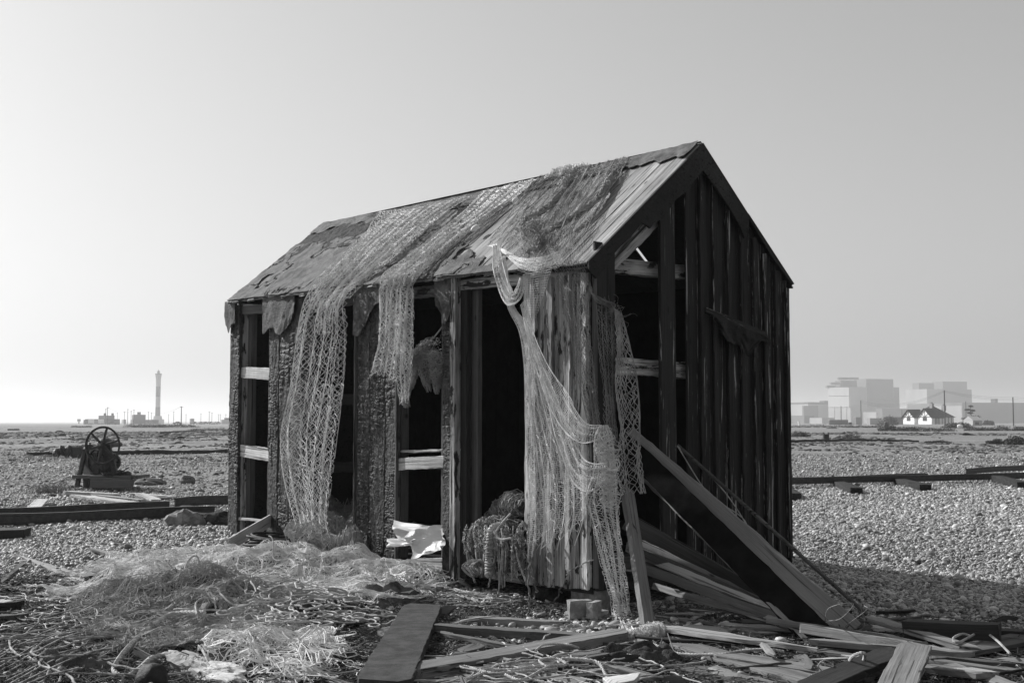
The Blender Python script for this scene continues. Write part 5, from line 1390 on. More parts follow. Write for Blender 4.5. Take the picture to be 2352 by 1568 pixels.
for k in range(64):
    px_, py_ = rgo.uniform(940, 2340), rgo.uniform(1405, 1566)
    if py_ < 1450 and px_ < 1520 and px_ > 1180: continue
    p = G(px_, py_, rgo.uniform(.01, .06)); a_ = rgo.normal(-.15, .55); L_ = rgo.uniform(.08, .5) if k % 4 else rgo.uniform(.5, 1.1)
    q = p + np.array([math.cos(a_), math.sin(a_), 0]) * L_; q[2] = gz(q[0], q[1]) + rgo.uniform(.01, .07)
    m = MB(); board(m, p, q, np.cross(UP, q - p) + UP * rgo.normal(0, .3), rgo.uniform(.015, .09), rgo.uniform(.008, .03), tip0=rgo.uniform(0, .12), tip1=rgo.uniform(.02, .25), jit=.008, wob=.012)
    obj('offcut', m, MT[('grey', 'mid', 'mid', 'dark', 'grey', 'clad')[k % 6]], label='splintered offcut of old board lying among the foreground debris', cat='offcut', group='splintered offcuts in the foreground')
# big weathered log chunk
m = MB(); a = G(380, 1508, .05); b_ = G(552, 1566, .04); d_ = norm(b_ - a); sphere(m, (a + b_) / 2, [np.linalg.norm(b_ - a) * .5, .11, .075], 60, 34, np.stack([d_, norm(np.cross(UP, d_)), np.cross(d_, norm(np.cross(UP, d_)))], 1), .3, 2)
V = m.v[0]; q = (V - a) @ d_; V += np.stack([V[:, 0] * 0, V[:, 0] * 0, .014 * vn(q * 6, V[:, 1] * 60, V[:, 2] * 30, 4)], 1); m.g = [np.stack([q, V[:, 1], V[:, 2]], 1)]
obj('driftwood', m, MT['pale'], label='thick bleached chunk of driftwood in the left foreground', cat='driftwood')
# half buried black beam standing as a low sill at right, and the shadowed block on it
m = MB(); a = G(2080, 1452, .08); b_ = G(2298, 1462, .08); board(m, a, b_, UP, .17, .14); obj('beam', m, MT['dark'], label='heavy black beam on its side at the edge of the hut shadow', cat='beam')
m = MB(); a = G(2300, 1460, .04); b_ = G(2420, 1466, .04); board(m, a, b_, UP, .09, .12); obj('beam', m, MT['dark'], label='low dark beam continuing off the right edge', cat='beam')
m = MB(); board(m, G(1815, 1276, .01), G(1890, 1277, .01), [0, 1, 0], .1, .02); obj('plank', m, MT['grey'], label='thin grey board lying on the lit shingle by the far corner', cat='plank')

# ------------------------------------------------------------------ old winch at left
gw_ = G(255, 1126); DW = gw_[1]
def W_(px, py, dy=0.): p = atD(px, py, DW + dy); return p
def zz(x, y, dy=0.): return W_((170 + x / 8.711) * .9408, (1030 + y / 8.711) * .9408, dy)   # enlarged-view coordinates
win = thing('winch', gw_, 'rusty cable winch with spoked flywheel on a timber bed', 'winch')
sc_ = DW / FV
m = MB(); hub = zz(700, 490); th = np.linspace(0, 2 * np.pi, 73)[:-1]; rr = 385 / 8.711 * .9408 * sc_
Yd = norm([.12, 1, 0]); Xd = norm(np.cross(Yd, UP)); 
ring = hub + np.outer(np.cos(th), Xd) * rr * .97 + np.outer(np.sin(th), UP) * rr
tube(m, ring, .019, 8, closed=True)
ring2 = hub + np.outer(np.cos(th), Xd) * rr * .94 + np.outer(np.sin(th), UP) * rr * .965; tube(m, ring2 + Yd * .02, .014, 6, closed=True)
fl = obj('flywheel', m, MT['iron'], win, smooth=True)
for k in range(6):
    a = R(76 - 60 * k); e = hub + Xd * math.cos(a) * rr * .95 + UP * math.sin(a) * rr * .96
    m = MB(); board(m, hub, e, np.cross(Yd, e - hub), .05, .022, w1=.036); obj('spoke', m, MT['iron'], fl)
m = MB(); tube(m, [hub - Yd * .05, hub + Yd * .75], [.055, .05], 12); tube(m, [hub - Yd * .07, hub - Yd * .03], .035, 10); obj('axle', m, MT['iron'], win, smooth=True)
def gear(c, r_, t_, ax, teeth=44, r0=.8):
    m = MB(); ax = norm(ax); X = norm(np.cross(ax, UP)); Z = np.cross(X, ax); n = teeth * 4; th = np.arange(n) / n * 2 * np.pi
    k = np.where((np.arange(n) % 4) < 2, 1., .93)
    V = []
    for (q, f) in ((-.5, k), (.5, k), (.5, np.full(n, r0)), (-.5, np.full(n, r0))):
        V.append(c + np.outer(np.cos(th) * f, X) * r_ + np.outer(np.sin(th) * f, Z) * r_ + ax * t_ * q)
    i = np.arange(n); j = (i + 1) % n; Q = []
    for a in range(4):
        b_ = (a + 1) % 4; Q.append(np.stack([a * n + i, a * n + j, b_ * n + j, b_ * n + i], 1))
    m.add(np.concatenate(V), np.concatenate(Q))
    for a in range(5):
        t0 = a * 2 * np.pi / 5; e = c + (X * math.cos(t0) + Z * math.sin(t0)) * r_ * .85; board(m, c, e, np.cross(ax, e - c), r_ * .14, t_ * .5, n=3)
    tube(m, [c - ax * t_, c + ax * t_], r_ * .18, 10)
    return m
obj('gear_wheel', gear(zz(560, 830, .25), .27, .06, [.75, 1, 0]), MT['iron'], win)
obj('gear_wheel', gear(zz(920, 850, .35), .16, .06, [.2, 1, 0], 30), MT['iron'], win)
obj('gear_wheel', gear(zz(700, 700, .12), .12, .06, [.12, 1, 0], 24), MT['iron'], win)
m = MB(); c = zz(410, 900, .45); ax = norm([.85, 1, 0]); tube(m, [c - ax * .03, c + ax * .03], .235, 28); tube(m, [c - ax * .02, c + ax * .5], .13, 20); tube(m, [c + ax * .45, c + ax * .5], .22, 28); obj('cable_drum', m, MT['iron'], win, smooth=False)
for dy in (.1, .55):
    m = MB(); prism(m, [zz(640, 430, dy), zz(840, 420, dy), zz(890, 620, dy), zz(1010, 1090, dy), zz(900, 1100, dy), zz(850, 900, dy), zz(640, 900, dy), zz(600, 1100, dy), zz(520, 1100, dy), zz(600, 700, dy)], [0, .07, 0]); obj('side_frame', m, MT['iron'], win)
m = MB(); sphere(m, zz(760, 470, .3), [.13, .3, .13], 16, 10); tube(m, [zz(775, 440, .3), zz(775, 375, .3)], .016, 8); obj('gear_case', m, MT['iron'], win, smooth=True)
m = MB(); box(m, zz(750, 900, .33), [.15, 0, 0], [0, .2, 0], [0, 0, .22]); sphere(m, zz(770, 950, .2), .14, 14, 10); obj('engine_block', m, MT['iron'], win)
m = MB(); prism(m, [zz(345, 530, .5), zz(380, 480, .5), zz(440, 470, .5), zz(510, 510, .5), zz(640, 560, .5), zz(600, 620, .5), zz(360, 640, .5)], [0, .25, 0]); tube(m, [zz(430, 440, .6), zz(640, 400, .5)], .008, 6); tube(m, [zz(432, 490, .6), zz(432, 435, .6)], .018, 8); obj('brake_lever', m, MT['iron'], win)
m = MB(); board(m, zz(330, 590, .55), zz(160, 1360, .1), Xd, .075, .07); board(m, zz(345, 640, .5), zz(330, 900, .5), Xd, .05, .05); box(m, zz(150, 1365, .1), [.08, 0, 0], [0, .09, 0], [0, 0, .015]); obj('strut', m, MT['iron'], win)
m = MB()
for (x0, x1, y0, y1, dy) in ((450, 1320, 1130, 1215, .0), (455, 1325, 1220, 1400, .0), (450, 1330, 1130, 1215, .75), (455, 1330, 1220, 1400, .75)):
    a = zz(x0, (y0 + y1) / 2, dy); b_ = zz(x1, (y0 + y1) / 2, dy); board(m, a, b_, UP, (y1 - y0) / 8.711 * .9408 * sc_ * .98, .12, jit=.006)
for (x, dy) in ((345, .3), (400, .3), (500, .05)): 
    board(m, zz(x, 1400, dy), zz(x, 1150, dy), Xd, .07, .10)
box(m, zz(890, 1150, .4), Xd * .62, Yd * .35, UP * .03)
obj('timber_bed', m, MT['mid'], win)
m = MB(); P = [zz(980, 1090, .1), zz(1100, 1060, .1), zz(1180, 1010, .1), zz(1270, 960, .1)]; bundle(m, [zz(660, 1120, .0), zz(900, 1110, -.02), zz(1140, 1070, .05)], .05, 30, .01, 3); tube(m, spline(P, 12), .008, 5)
sphere(m, zz(1215, 1110, .2), [.09, .08, .07], 12, 8, lump=.2); obj('cable', m, MT['iron'], win)
plank('pale plank lying across the front of the winch', (150, 1131), (272, 1138), .16, .06, 'pale', .09, .09, tip0=.01, tip1=.02)
gq = 'pale planks on the shingle by the winch'
plank('widest white plank in front of the winch, slanting to the right', (172, 1137), (328, 1159), .22, .04, 'pale', .09, .06, group=gq, tip0=.5)
plank('thin white plank behind the widest one', (212, 1136), (330, 1149), .10, .03, 'pale', .09, .07, group=gq)
plank('short white plank crossing the others', (318, 1133), (362, 1149), .16, .03, 'pale', .12, .08, group=gq)
plank('thin white batten pointing right from the crossed planks', (300, 1133), (402, 1141), .08, .03, 'pale', .08, .07, group=gq)
plank('small pale board alone on the shingle at left', (76, 1168), (97, 1147), .19, .03, 'pale', .08, .08, group=gq)
plank('short grey board beside the small pale one', (100, 1160), (130, 1159), .1, .04, 'grey', .03, .03, group=gq)
plank('thin dark batten behind the crossed planks', (345, 1147), (400, 1144), .04, .03, 'mid', .02, .02, group=gq)

# ------------------------------------------------------------------ narrow track rails
def rail_(lab, a, b_, h=.12, mat='steel', bend=None):
    P0 = a; P1 = b_; d = norm(P1 - P0); side = norm(np.cross(UP, d)); n = 24
    pr = np.array([(-.05, 0), (.05, 0), (.05, .012), (.009, .02), (.009, h - .03), (.028, h - .025), (.028, h), (-.028, h), (-.028, h - .025), (-.009, h - .03), (-.009, .02), (-.05, .012)])
    k = len(pr); s_ = np.linspace(0, 1, n); V = []
    for q in s_:
        c = P0 + (P1 - P0) * q + UP * (.01 * math.sin(q * 9))
        if bend: c = c + side * bend * math.sin(q * 3.14)
        V.append(c + side * pr[:, :1] + UP * pr[:, 1:])
    i = np.arange(n - 1)[:, None] * k; j = np.arange(k)[None]
    Q = np.stack([i + j, i + (j + 1) % k, i + k + (j + 1) % k, i + k + j], -1).reshape(-1, 4)
    m = MB(); m.add(np.concatenate(V), Q); box(m, P0 - d * .002 + UP * h / 2, d * .002, side * .01, UP * h * .4); box(m, P1 + d * .002 + UP * h / 2, d * .002, side * .01, UP * h * .4)
    return obj('track_rail', m, MT[mat], label=lab, cat='rail', group='rails of the old track')
def Gr(x, y, dz): p = G(x, y); return p + UP * dz
rail_('nearer rail of the track at left, closest to the left edge', Gr(-330, 1222, .02), Gr(492, 1190, .02), .14)
rail_('farther rail of the left track, ending before the timber lumps', Gr(-330, 1211, .05), Gr(388, 1181, .05), .13)
rail_('rail stub running behind the far corner of the hut', Gr(402, 1168, .02), Gr(640, 1152, .03), .14)
rail_('nearer rail of the track at right on raised sleepers', Gr(1700, 1126, .08), Gr(2680, 1096, .08), .13)
rail_('farther bent rail of the right track', Gr(1700, 1121, .07), Gr(2130, 1105, .07), .10, bend=.15)
rail_('rail end rising at the right edge behind the track', Gr(2220, 1101, .12), Gr(2480, 1082, .14), .12)
sg_ = 'sleepers under the right track'
for (x0, y0, x1, y1, lb) in ((1968, 1136, 1918, 1116, 'squared sleeper nearest the hut under the right track'), (2126, 1128, 2060, 1112, 'middle squared sleeper under the right track'), (2350, 1122, 2290, 1106, 'sleeper at the right edge under the track'), (1826, 1150, 1790, 1125, 'sleeper half hidden by the hut corner')):
    m = MB(); board(m, Gr(x0, y0, .07), Gr(x1, y1, .07), np.cross(UP, Gr(x1, y1, 0) - Gr(x0, y0, 0)), .22, .12, jit=.008); obj('sleeper', m, MT['dark'], label=lb, cat='sleeper', group=sg_)
m = MB(); board(m, Gr(-30, 1236, .02), Gr(62, 1234, .02), [0, 1, 0], .3, .16, jit=.012); obj('sleeper', m, MT['dark'], label='dark sleeper end below the left rail at the left edge', cat='sleeper')
for (x, y, rx, rz, mt, lb, sd) in ((425, 1206, .24, .14, 'stone', 'pale-faced rock against the left rail end', 1), (462, 1200, .3, .10, 'mid', 'dark timber lump between the pale rock and the hut', 2), (505, 1206, .26, .13, 'soil', 'dark clod beside the far corner of the hut', 3),
                               (342, 1113, .3, .10, 'mid', 'low dark lump right of the winch', 4), (430, 1110, .14, .12, 'mid', 'small dark pyramid stone on the shingle', 5), (320, 1112, .1, .10, 'mid', 'block at the left end of the low dark lump', 6)):
    m = MB(); p = G(x, y); sphere(m, p + UP * rz * .3, [rx, rx * .6, rz], 16, 10, lump=.35, seed=sd); obj('stone', m, MT[mt], label=lb, cat='stone')
def beam_px(lb, x0, y0, x1, y1, w_, t_, mat='dark', z=.05, name='beam', cat='beam'):
    a, b_ = Gr(x0, y0, z), Gr(x1, y1, z); m = MB(); board(m, a, b_, UP, t_, w_, n=30, jit=.02, wob=.03); return obj(name, m, MT[mat], label=lb, cat=cat)
beam_px('long dark beam lying on the shingle beyond the winch, reaching the hut', 235, 1042, 640, 1038, .2, .16, z=.08)
beam_px('dark beam left of the winch beyond the machine block', 62, 1043, 245, 1046, .2, .12, z=.06)
beam_px('far dark beam on the plain above the winch', 372, 998, 452, 993, .3, .28, z=.1)
beam_px('tiny far beam at the left edge of the plain', 18, 988, 44, 988, .3, .2, z=.1)
beam_px('far dark rail line on the right plain', 1800, 1016, 1985, 1011, .2, .13, z=.08)
beam_px('far dark rail line continuing right with a lump on it', 1985, 1011, 2110, 1011, .2, .10, z=.06)
p = G(158, 1049); m = MB(); 
for k in range(7): sphere(m, p + [(k - 3) * .14, (k % 3) * .1, .16 + .08 * (k % 2)], [.13, .12, .17], 10, 7, lump=.35, seed=k)
box(m, p + [.28, 0, .18], [.12, 0, 0], [0, .12, 0], [0, 0, .2]); obj('machine_block', m, MT['iron'], label='rusted machine block on the far beam left of the winch', cat='machine')
# grass tufts near
def tuft(lb, x, y, n, h, sp, mat='twig', seed=0, lean=.6):
    c = G(x, y); m = MB(); rg = np.random.default_rng(seed)
    for _ in range(n):
        q = c + np.array([rg.normal(0, sp), rg.normal(0, sp * .7), -.01]); a = rg.uniform(0, 6.28); d = np.array([math.cos(a), math.sin(a), 0]) * rg.uniform(.1, lean)
        hh = h * rg.uniform(.4, 1.1); P = [q, q + UP * hh * .6 + d * hh * .5, q + UP * hh * .7 + d * hh * 1.2, q + UP * hh * .45 + d * hh * 1.9]; tube(m, spline(P, 9), np.linspace(.006, .002, 9) * (1 + h), 3, caps=False)
    return obj('grass_tuft', m, MT[mat], label=lb, cat='grass tuft')
tuft('tuft of dry straggling grass left of the winch', 112, 1133, 110, .26, .18, seed=4)
tuft('wisps of dry stalks on the shingle left of the far beam', 110, 1058, 60, .3, .7, seed=5)

# ------------------------------------------------------------------ distance
def leaf_mass(m, c, rx, ry, rz, n, size, seed=0, flat=.35):
    """leaf-sized faces scattered through an uneven crown"""
    rg = np.random.default_rng(seed); d = rg.normal(0, 1, (n, 3)); d /= np.linalg.norm(d, axis=1)[:, None]
    r_ = rg.uniform(.25, 1, n) ** .6 * (1 + .35 * fbm(d[:, 0] * 2 + seed, d[:, 1] * 2, d[:, 2] * 2, 3, seed))
    P = np.asarray(c) + d * r_[:, None] * np.array([rx, ry, rz]); P[:, 2] = np.maximum(P[:, 2], c[2] - rz * flat)
    u = rg.normal(0, 1, (n, 3)); u /= np.linalg.norm(u, axis=1)[:, None]; v = np.cross(u, rg.normal(0, 1, (n, 3))); v /= np.linalg.norm(v, axis=1)[:, None]
    s_ = size * rg.uniform(.5, 1.3, n)[:, None]
    V = np.stack([P - u * s_, P - v * s_ * .6, P + u * s_, P + v * s_ * .6], 1); i = np.arange(n)[:, None] * 4
    m.add(V.reshape(-1, 3), i + np.arange(4)); return m
def bush(lb, x0, x1, ytop, ybase, n=900, size=None, seed=0, group=None, name='bush', cat='bush', mat='bush'):
    a, b_ = G(x0, ybase), G(x1, ybase); c = (a + b_) / 2; rx = abs(b_[0] - a[0]) / 2; h = (ybase - ytop) * c[1] / FV
    m = MB(); k = max(1, int(rx / h / 1.3))
    for i in range(k):
        cc = a + (b_ - a) * ((i + .5) / k); hh = h * (.75 + .3 * vn(i * 1.7, seed)); leaf_mass(m, [cc[0], cc[1], cc[2] + hh * .1], rx / k * 1.6, rx / k * 1.1, hh * 1.15, int(n * 1.7) // k, size or h * .11, seed + i)
    return obj(name, m, MT[mat], label=lb, cat=cat, group=group)
gb = 'low scrub on the plain'
bush('dark rounded bush right of the far block', 2059, 2096, 980 * 1, 1002, seed=1, group=gb) if False else None
def z5(x, y): return (1900 + x / 3.92) * .9408, (890 + y / 3.92) * .9408
def z6(x, y): return (150 + x / 5.227) * .9408, (870 + y / 5.227) * .9408
for i, (x0, x1, yt, yb, lb) in enumerate(((615, 780, 655, 695, 'low pointed scrub right of the dark bin'), (1350, 1690, 677, 726, 'long low scrub before the cottage'), (1975, 2192, 655, 716, 'round dense bush on the plain at right'), (2235, 2340, 660, 745, 'ragged bush near the right edge'), (150, 270, 645, 688, 'low scrub beside the hut at the far right corner'), (470, 560, 598, 612, 'small flat scrub far behind the bin'), (970, 1110, 700, 732, 'pale low scrub left of the long one'))):
    a = z5(x0, yb); b_ = z5(x1, yt); bush(lb, a[0], b_[0], b_[1], a[1], 1400, seed=10 + i, group=gb)
for i, (x0, x1, yt, yb, lb) in enumerate(((835, 1300, 868, 914, 'left end of the long dark scrub bank'), (1240, 1700, 872, 918, 'middle of the long dark scrub bank'), (1650, 2240, 885, 930, 'right end of the long dark scrub bank'), (130, 380, 897, 920, 'low scrub left of the winch wheel on the plain'))):
    a = z6(x0, yb); b_ = z6(x1, yt); bush(lb, a[0], b_[0], b_[1], a[1] + .0, 2600, seed=30 + i, group='scrub bank below the lighthouse')
for i, (x0, x1, yt, yb, lb) in enumerate(((118, 700, 570, 600, 'dark hedge strip at the left end before the power station'), (660, 1010, 573, 602, 'dark hedge strip middle before the power station'), (960, 1340, 562, 618, 'hedge bank left of the cottage front'), (1300, 1660, 580, 620, 'hedge bank right of the cottage front'), (1640, 1810, 540, 605, 'round shrub between cottage and shed'), (1800, 2215, 585, 632, 'hedge bank below the shed'), (2260, 2420, 590, 632, 'hedge bank at the right edge'))):
    a = z5(x0, yb); b_ = z5(x1, yt); bush(lb, a[0], b_[0], b_[1], a[1], 2600, seed=50 + i, group='hedge line before the cottage')

def gbase(px, D):  # ground point below a picture column at distance D
    d = ray(px, 980); x = d[0] / d[1] * D; return np.array([x, D, gz(x, D)])
def zat(py, D):    # height of a picture row at distance D
    d = ray(CX, py); return CAM[2] + d[2] / d[1] * D
def block(par, name, mat, xl, xf, xr, yt, D, yaw=.32, smooth=False, ybot=None, roofmat=None, org=None, slopeto=None):
    """building block with its near corner at picture column xf, faces running back to columns xl and xr"""
    f = gbase(xf, D); zb = f[2] - .5 if ybot is None else zat(ybot, D); zt = zat(yt, D)
    dl = np.array([-math.sin(yaw), math.cos(yaw), 0]); dr = np.array([math.cos(yaw), math.sin(yaw), 0])
    def reach(d, px):
        k = (px - CX) / FV / 1.0; r_ = ray(px, 980); k = r_[0] / r_[1]
        den = d[0] - k * d[1]; return max((k * f[1] - f[0]) / den, .5)
    a = dl * reach(dl, xl); b_ = dr * reach(dr, xr)
    f2 = np.array([f[0], f[1], zb]); m = MB(); h = UP * (zt - zb)
    prism(m, [f2, f2 + b_, f2 + b_ + a, f2 + a], h)
    m.info = (f2, a, b_, h)
    return m
# lighthouse
D = 1030; lx = 361.8; lb_ = gbase(lx, D); lh = thing('lighthouse', lb_, 'tall slim banded lighthouse on a round base', 'lighthouse')
def ringm(m, z0, z1, r0, r1, k=24, cx=None):
    c = lb_ if cx is None else cx
    th = np.linspace(0, 2 * np.pi, k + 1)[:-1]; d = np.stack([np.cos(th), np.sin(th), th * 0], 1)
    V = np.concatenate([c * [1, 1, 0] + d * r0 + UP * z0, c * [1, 1, 0] + d * r1 + UP * z1]); i = np.arange(k); j = (i + 1) % k
    m.add(V, np.stack([i, j, j + k, i + k], 1), [(0, a + 1, a) for a in range(1, k - 1)] + [(k, k + a, k + a + 1) for a in range(1, k - 1)]); return m
zr_ = lambda y: zat((870 + y / 5.227) * .9408, D); rad = lambda w_: w_ / 5.227 * .9408 / 2 * D / FV
for (y0, y1, w0, w1, mt, nm) in ((775, 645, 64, 61, 'concd', 'tower_band'), (645, 515, 61, 59, 'conc', 'tower_band'), (515, 385, 59, 60, 'concd', 'tower_band'), (385, 290, 60, 62, 'conc', 'tower_band'), (290, 235, 62, 80, 'conc', 'tower_flare')):
    obj(nm, ringm(MB(), zr_(y0), zr_(y1), rad(w0), rad(w1)), MT[mt], lh, smooth=False)
m = MB(); ringm(m, zr_(232), zr_(218), rad(84), rad(84)); obj('gallery', m, MT['concm'], lh)
m = MB(); ringm(m, zr_(218), zr_(195), rad(34), rad(34), 12); ringm(m, zr_(195), zr_(172), rad(40), rad(6), 12); ringm(m, zr_(172), zr_(158), rad(3), rad(2), 6); obj('lantern', m, MT['concm'], lh)
m = MB(); ringm(m, lb_[2] - 1, zr_(800), rad(165), rad(160), 30); ringm(m, zr_(800), zr_(758), rad(110), rad(100), 30); obj('base_building', m, MT['conc'], lh)
# low buildings left of it
gbd = 'low buildings on the left horizon'
def house_simple(lab, parts, D, yaw=.9, group=gbd, cat='building'):
    nm = 'building'; t_ = None
    for (part_, xl, xf, xr, yt, mat) in parts:
        dd = D + (0 if t_ is None else 6)
        m = block(None, part_, mat, xl, xf, xr, yt, dd, yaw)
        if t_ is None: t_ = thing(nm, m.info[0] * [1, 1, 0] + UP * gz(m.info[0][0], m.info[0][1]), lab, cat, group)
        obj(part_, m, MT[mat], t_)
    return t_
def Z6(x): return (150 + x / 5.227) * .9408
def Y6(y): return (870 + y / 5.227) * .9408
b1_ = house_simple('long dark flat-roofed building with a raised back part', [('wall', Z6(300), Z6(560), Z6(745), Y6(797), 'concd'), ('upper_storey', Z6(470), Z6(600), Z6(675), Y6(752), 'concm'), ('porch', Z6(280), Z6(300), Z6(330), Y6(806), 'concd')], 620)
for x in (380, 505):
    m = MB(); c = atD(Z6(x), Y6(826), 612); box(m, c, [1.4, 0, 0], [0, .3, 0], [0, 0, 1.0]); obj('window', m, MT['white'], b1_)
for x in (555, 652):
    m = MB(); c = atD(Z6(x), Y6(746), 640); box(m, c, [.5, 0, 0], [0, .5, 0], [0, 0, 1.0]); obj('chimney', m, MT['concd'], b1_)
b2_ = house_simple('tall dark box-like building left of the lighthouse', [('wall', Z6(898), Z6(925), Z6(1072), Y6(741), 'concd'), ('lean_to', Z6(880), Z6(905), Z6(1140), Y6(806), 'concm')], 700, .35)
m = MB(); c = atD(Z6(990), Y6(734), 706); box(m, c, [.8, 0, 0], [0, .8, 0], [0, 0, 1.2]); obj('chimney', m, MT['concd'], b2_)
house_simple('low dark building at the foot of the lighthouse', [('wall', Z6(1128), Z6(1150), Z6(1240), Y6(808), 'concd')], 720, .4)
house_simple('small pale hut between the two dark buildings', [('wall', Z6(765), Z6(790), Z6(825), Y6(803), 'conc')], 690, .5)
house_simple('tiny raised cabin above the parked cars', [('wall', Z6(1636), Z6(1650), Z6(1693), Y6(792), 'concd')], 800, .3)
house_simple('stepped pale building next to the hut on the horizon', [('wall', Z6(2020), Z6(2040), Z6(2250), Y6(806), 'conc'), ('upper_storey', Z6(2075), Z6(2090), Z6(2250), Y6(782), 'concd')], 720, .3)
m = MB(); c = gbase(Z6(222), 900); tube(m, [c, c * [1, 1, 0] + UP * zat(Y6(806), 900)], .5, 6); box(m, c * [1, 1, 0] + UP * zat(Y6(812), 900), [1.2, 0, 0], [0, .4, 0], [0, 0, .9]); obj('beacon', m, MT['concd'], label='small beacon post alone on the left horizon', cat='beacon')
# cars
def car(lab, x, D, yaw, tone, grp='cars parked on the left horizon', hgt=1.45):
    c = gbase(x, D); fx = np.array([math.cos(yaw), math.sin(yaw), 0]); sx = np.array([-fx[1], fx[0], 0]); t_ = thing('parked_car', c, lab, 'car', grp)
    prof = np.array([(-2.1, .35), (-2.1, .8), (-1.9, .95), (-1.2, 1.0), (-.6, hgt), (.7, hgt), (1.5, .98), (2.1, .9), (2.15, .4)])
    m = MB(); pts = [c + fx * a + UP * b_ - sx * .85 for a, b_ in prof]; prism(m, pts, sx * 1.7); obj('body', m, MT[tone], t_)
    m = MB(); pr2 = np.array([(-1.08, 1.0), (-.58, hgt - .08), (.66, hgt - .08), (1.3, 1.0)]); pts = [c + fx * a + UP * b_ - sx * .87 for a, b_ in pr2]; prism(m, pts, sx * 1.74); obj('window', m, MT['glass'], t_)
    for a in (-1.35, 1.35):
        for b_ in (-.8, .8):
            m = MB(); q = c + fx * a + sx * b_ + UP * .33; tube(m, [q - sx * .1, q + sx * .1], .33, 12); obj('wheel', m, MT['rubber'], t_)
    return t_
car('dark car parked before the long flat-roofed building', Z6(650), 560, .15, 'concd')
car('dark car alone right of the lighthouse', Z6(1480), 600, .15, 'concd')
for k, (x, tn) in enumerate(((1690, 'concd'), (1765, 'conc'), (1825, 'concm'), (1895, 'concd'), (1955, 'conc'), (1985, 'conc'))):
    car(('leftmost dark car of the parked row', 'second car in the parked row, pale', 'third car in the parked row, mid grey', 'fourth car in the parked row, dark', 'fifth car in the parked row, pale', 'last pale car of the parked row, nearest the hut')[k], Z6(x), 640, 1.1, tn)
m = MB(); 
# poles
def pole(x, ytop, D, r_=.13, arm=True, lab='thin telegraph pole far off on the left horizon', grp='telegraph poles on the left horizon', mat='concd'):
    c = gbase(x, D); zt = zat(ytop, D); m = MB(); tube(m, [c - UP * .5, c * [1, 1, 0] + UP * zt], [r_ * 1.2, r_], 7)
    if arm: tube(m, [c * [1, 1, 0] + UP * (zt - .3) + [-.6, 0, 0], c * [1, 1, 0] + UP * (zt - .3) + [.6, 0, 0]], .06, 4)
    obj('telegraph_pole', m, MT[mat], label=lab, cat='telegraph pole', group=grp); return c * [1, 1, 0] + UP * zt
pp = [(562, 665), (585, 645), (710, 715), (800, 700), (843, 668), (886, 690), (922, 675), (1107, 700), (1145, 712), (1365, 735), (1430, 698), (1588, 735), (1778, 725), (1884, 700), (1918, 715), (2003, 735), (2026, 735), (2096, 735)]
tp = [pole(Z6(x), Y6(y), 480 + (y - 640) * 3.2, .12) for x, y in pp]
t2 = pole(Z6(1527), Y6(635), 420, .14, lab='taller darker telegraph pole right of the lighthouse', grp=None)
def wire(lab, pts, sag, r_=.035, grp=None):
    m = MB()
    for a, b_ in zip(pts[:-1], pts[1:]):
        s_ = np.linspace(0, 1, 20)[:, None]; P = a * (1 - s_) + b_ * s_ - UP * sag * 4 * s_ * (1 - s_); tube(m, P, r_, 3, caps=False)
    obj('overhead_wire', m, MT['concd'], label=lab, cat='wire', group=grp)
wire('overhead wire sagging between the left telegraph poles', [tp[1], tp[3], tp[6]], 1.0); wire('overhead wire rising to the taller dark pole', [tp[8], t2], 1.5)
rp5 = []
for (x, yt, yb, D, lab) in ((1597, 245, 590, 330, 'tallest telegraph pole in front of the cottage'), (2253, 310, 600, 330, 'telegraph pole near the right edge'), (795, 340, 592, 420, 'telegraph pole before the grey power station block'), (603, 395, 590, 520, 'telegraph pole before the pale fuel hall'), (1187, 425, 560, 560, 'faint telegraph pole left of the cottage'), (1800, 350, 520, 520, 'faint telegraph pole behind the pine tree')):
    a, b_ = z5(x, yt); rp5.append(pole(a, b_, D, .15 if D < 400 else .12, lab=lab, grp='telegraph poles before the power station', arm=False, mat='concd'))
for k in range(3):
    o3 = UP * -.45 * k
    wire('overhead wires strung from the tallest pole to the right', [rp5[0] + o3 * .5, rp5[1] + o3, rp5[1] + o3 + [60, 20, -.5]], .6, .022, 'wires over the cottage')
    wire('overhead wires strung from the tallest pole to the left', [rp5[0] + o3 * .5, rp5[2] + o3], 2.5, .03, 'wires over the cottage')
# power station
ps = gbase(z5(800, 0)[0], 1650)
def X5(x): return (1900 + x / 3.92) * .9408
def Y5(y): return (890 + y / 3.92) * .9408
ps1 = thing('power_station', ps, 'left pair of hazy power station blocks, cube tower beside a sloped hall', 'power station', 'power station reactor buildings')
for (nm, xl, xf, xr, yt, D, mt) in (('reactor_block', 483, 683, 855, 212, 1600, 'conc'), ('upper_block', 552, 610, 760, 150, 1650, 'concm'), ('tower_block', 735, 850, 1110, 135, 1690, 'concm'), ('annex', 1080, 1112, 1165, 215, 1730, 'concm'), ('lower_hall', 383, 695, 945, 405, 1560, 'conc'), ('pale_annex', 815, 940, 960, 452, 1500, 'conc'), ('long_annex', 940, 1000, 1240, 420, 1520, 'concm')):
    obj(nm, block(None, nm, mt, X5(xl), X5(xf), X5(xr), Y5(yt), D), MT[mt], ps1)
m = MB()
for (x, y0) in ((500, 210), (610, 133), (650, 133), (720, 133), (540, 180)):
    c = atD(X5(x), Y5(y0), 1650); box(m, c, [6, 0, 0], [0, 4, 0], [0, 0, 1.6])
obj('roof_plant', m, MT['concm'], ps1)
m = MB()
for (x, y0, y1) in ((400, 403, 570), (440, 403, 570), (540, 398, 570), (604, 396, 570), (655, 400, 570)):
    a = atD(X5(x), Y5(y0), 1540); b_ = atD(X5(x), Y5(y1), 1540); tube(m, [a, b_], .4, 5)
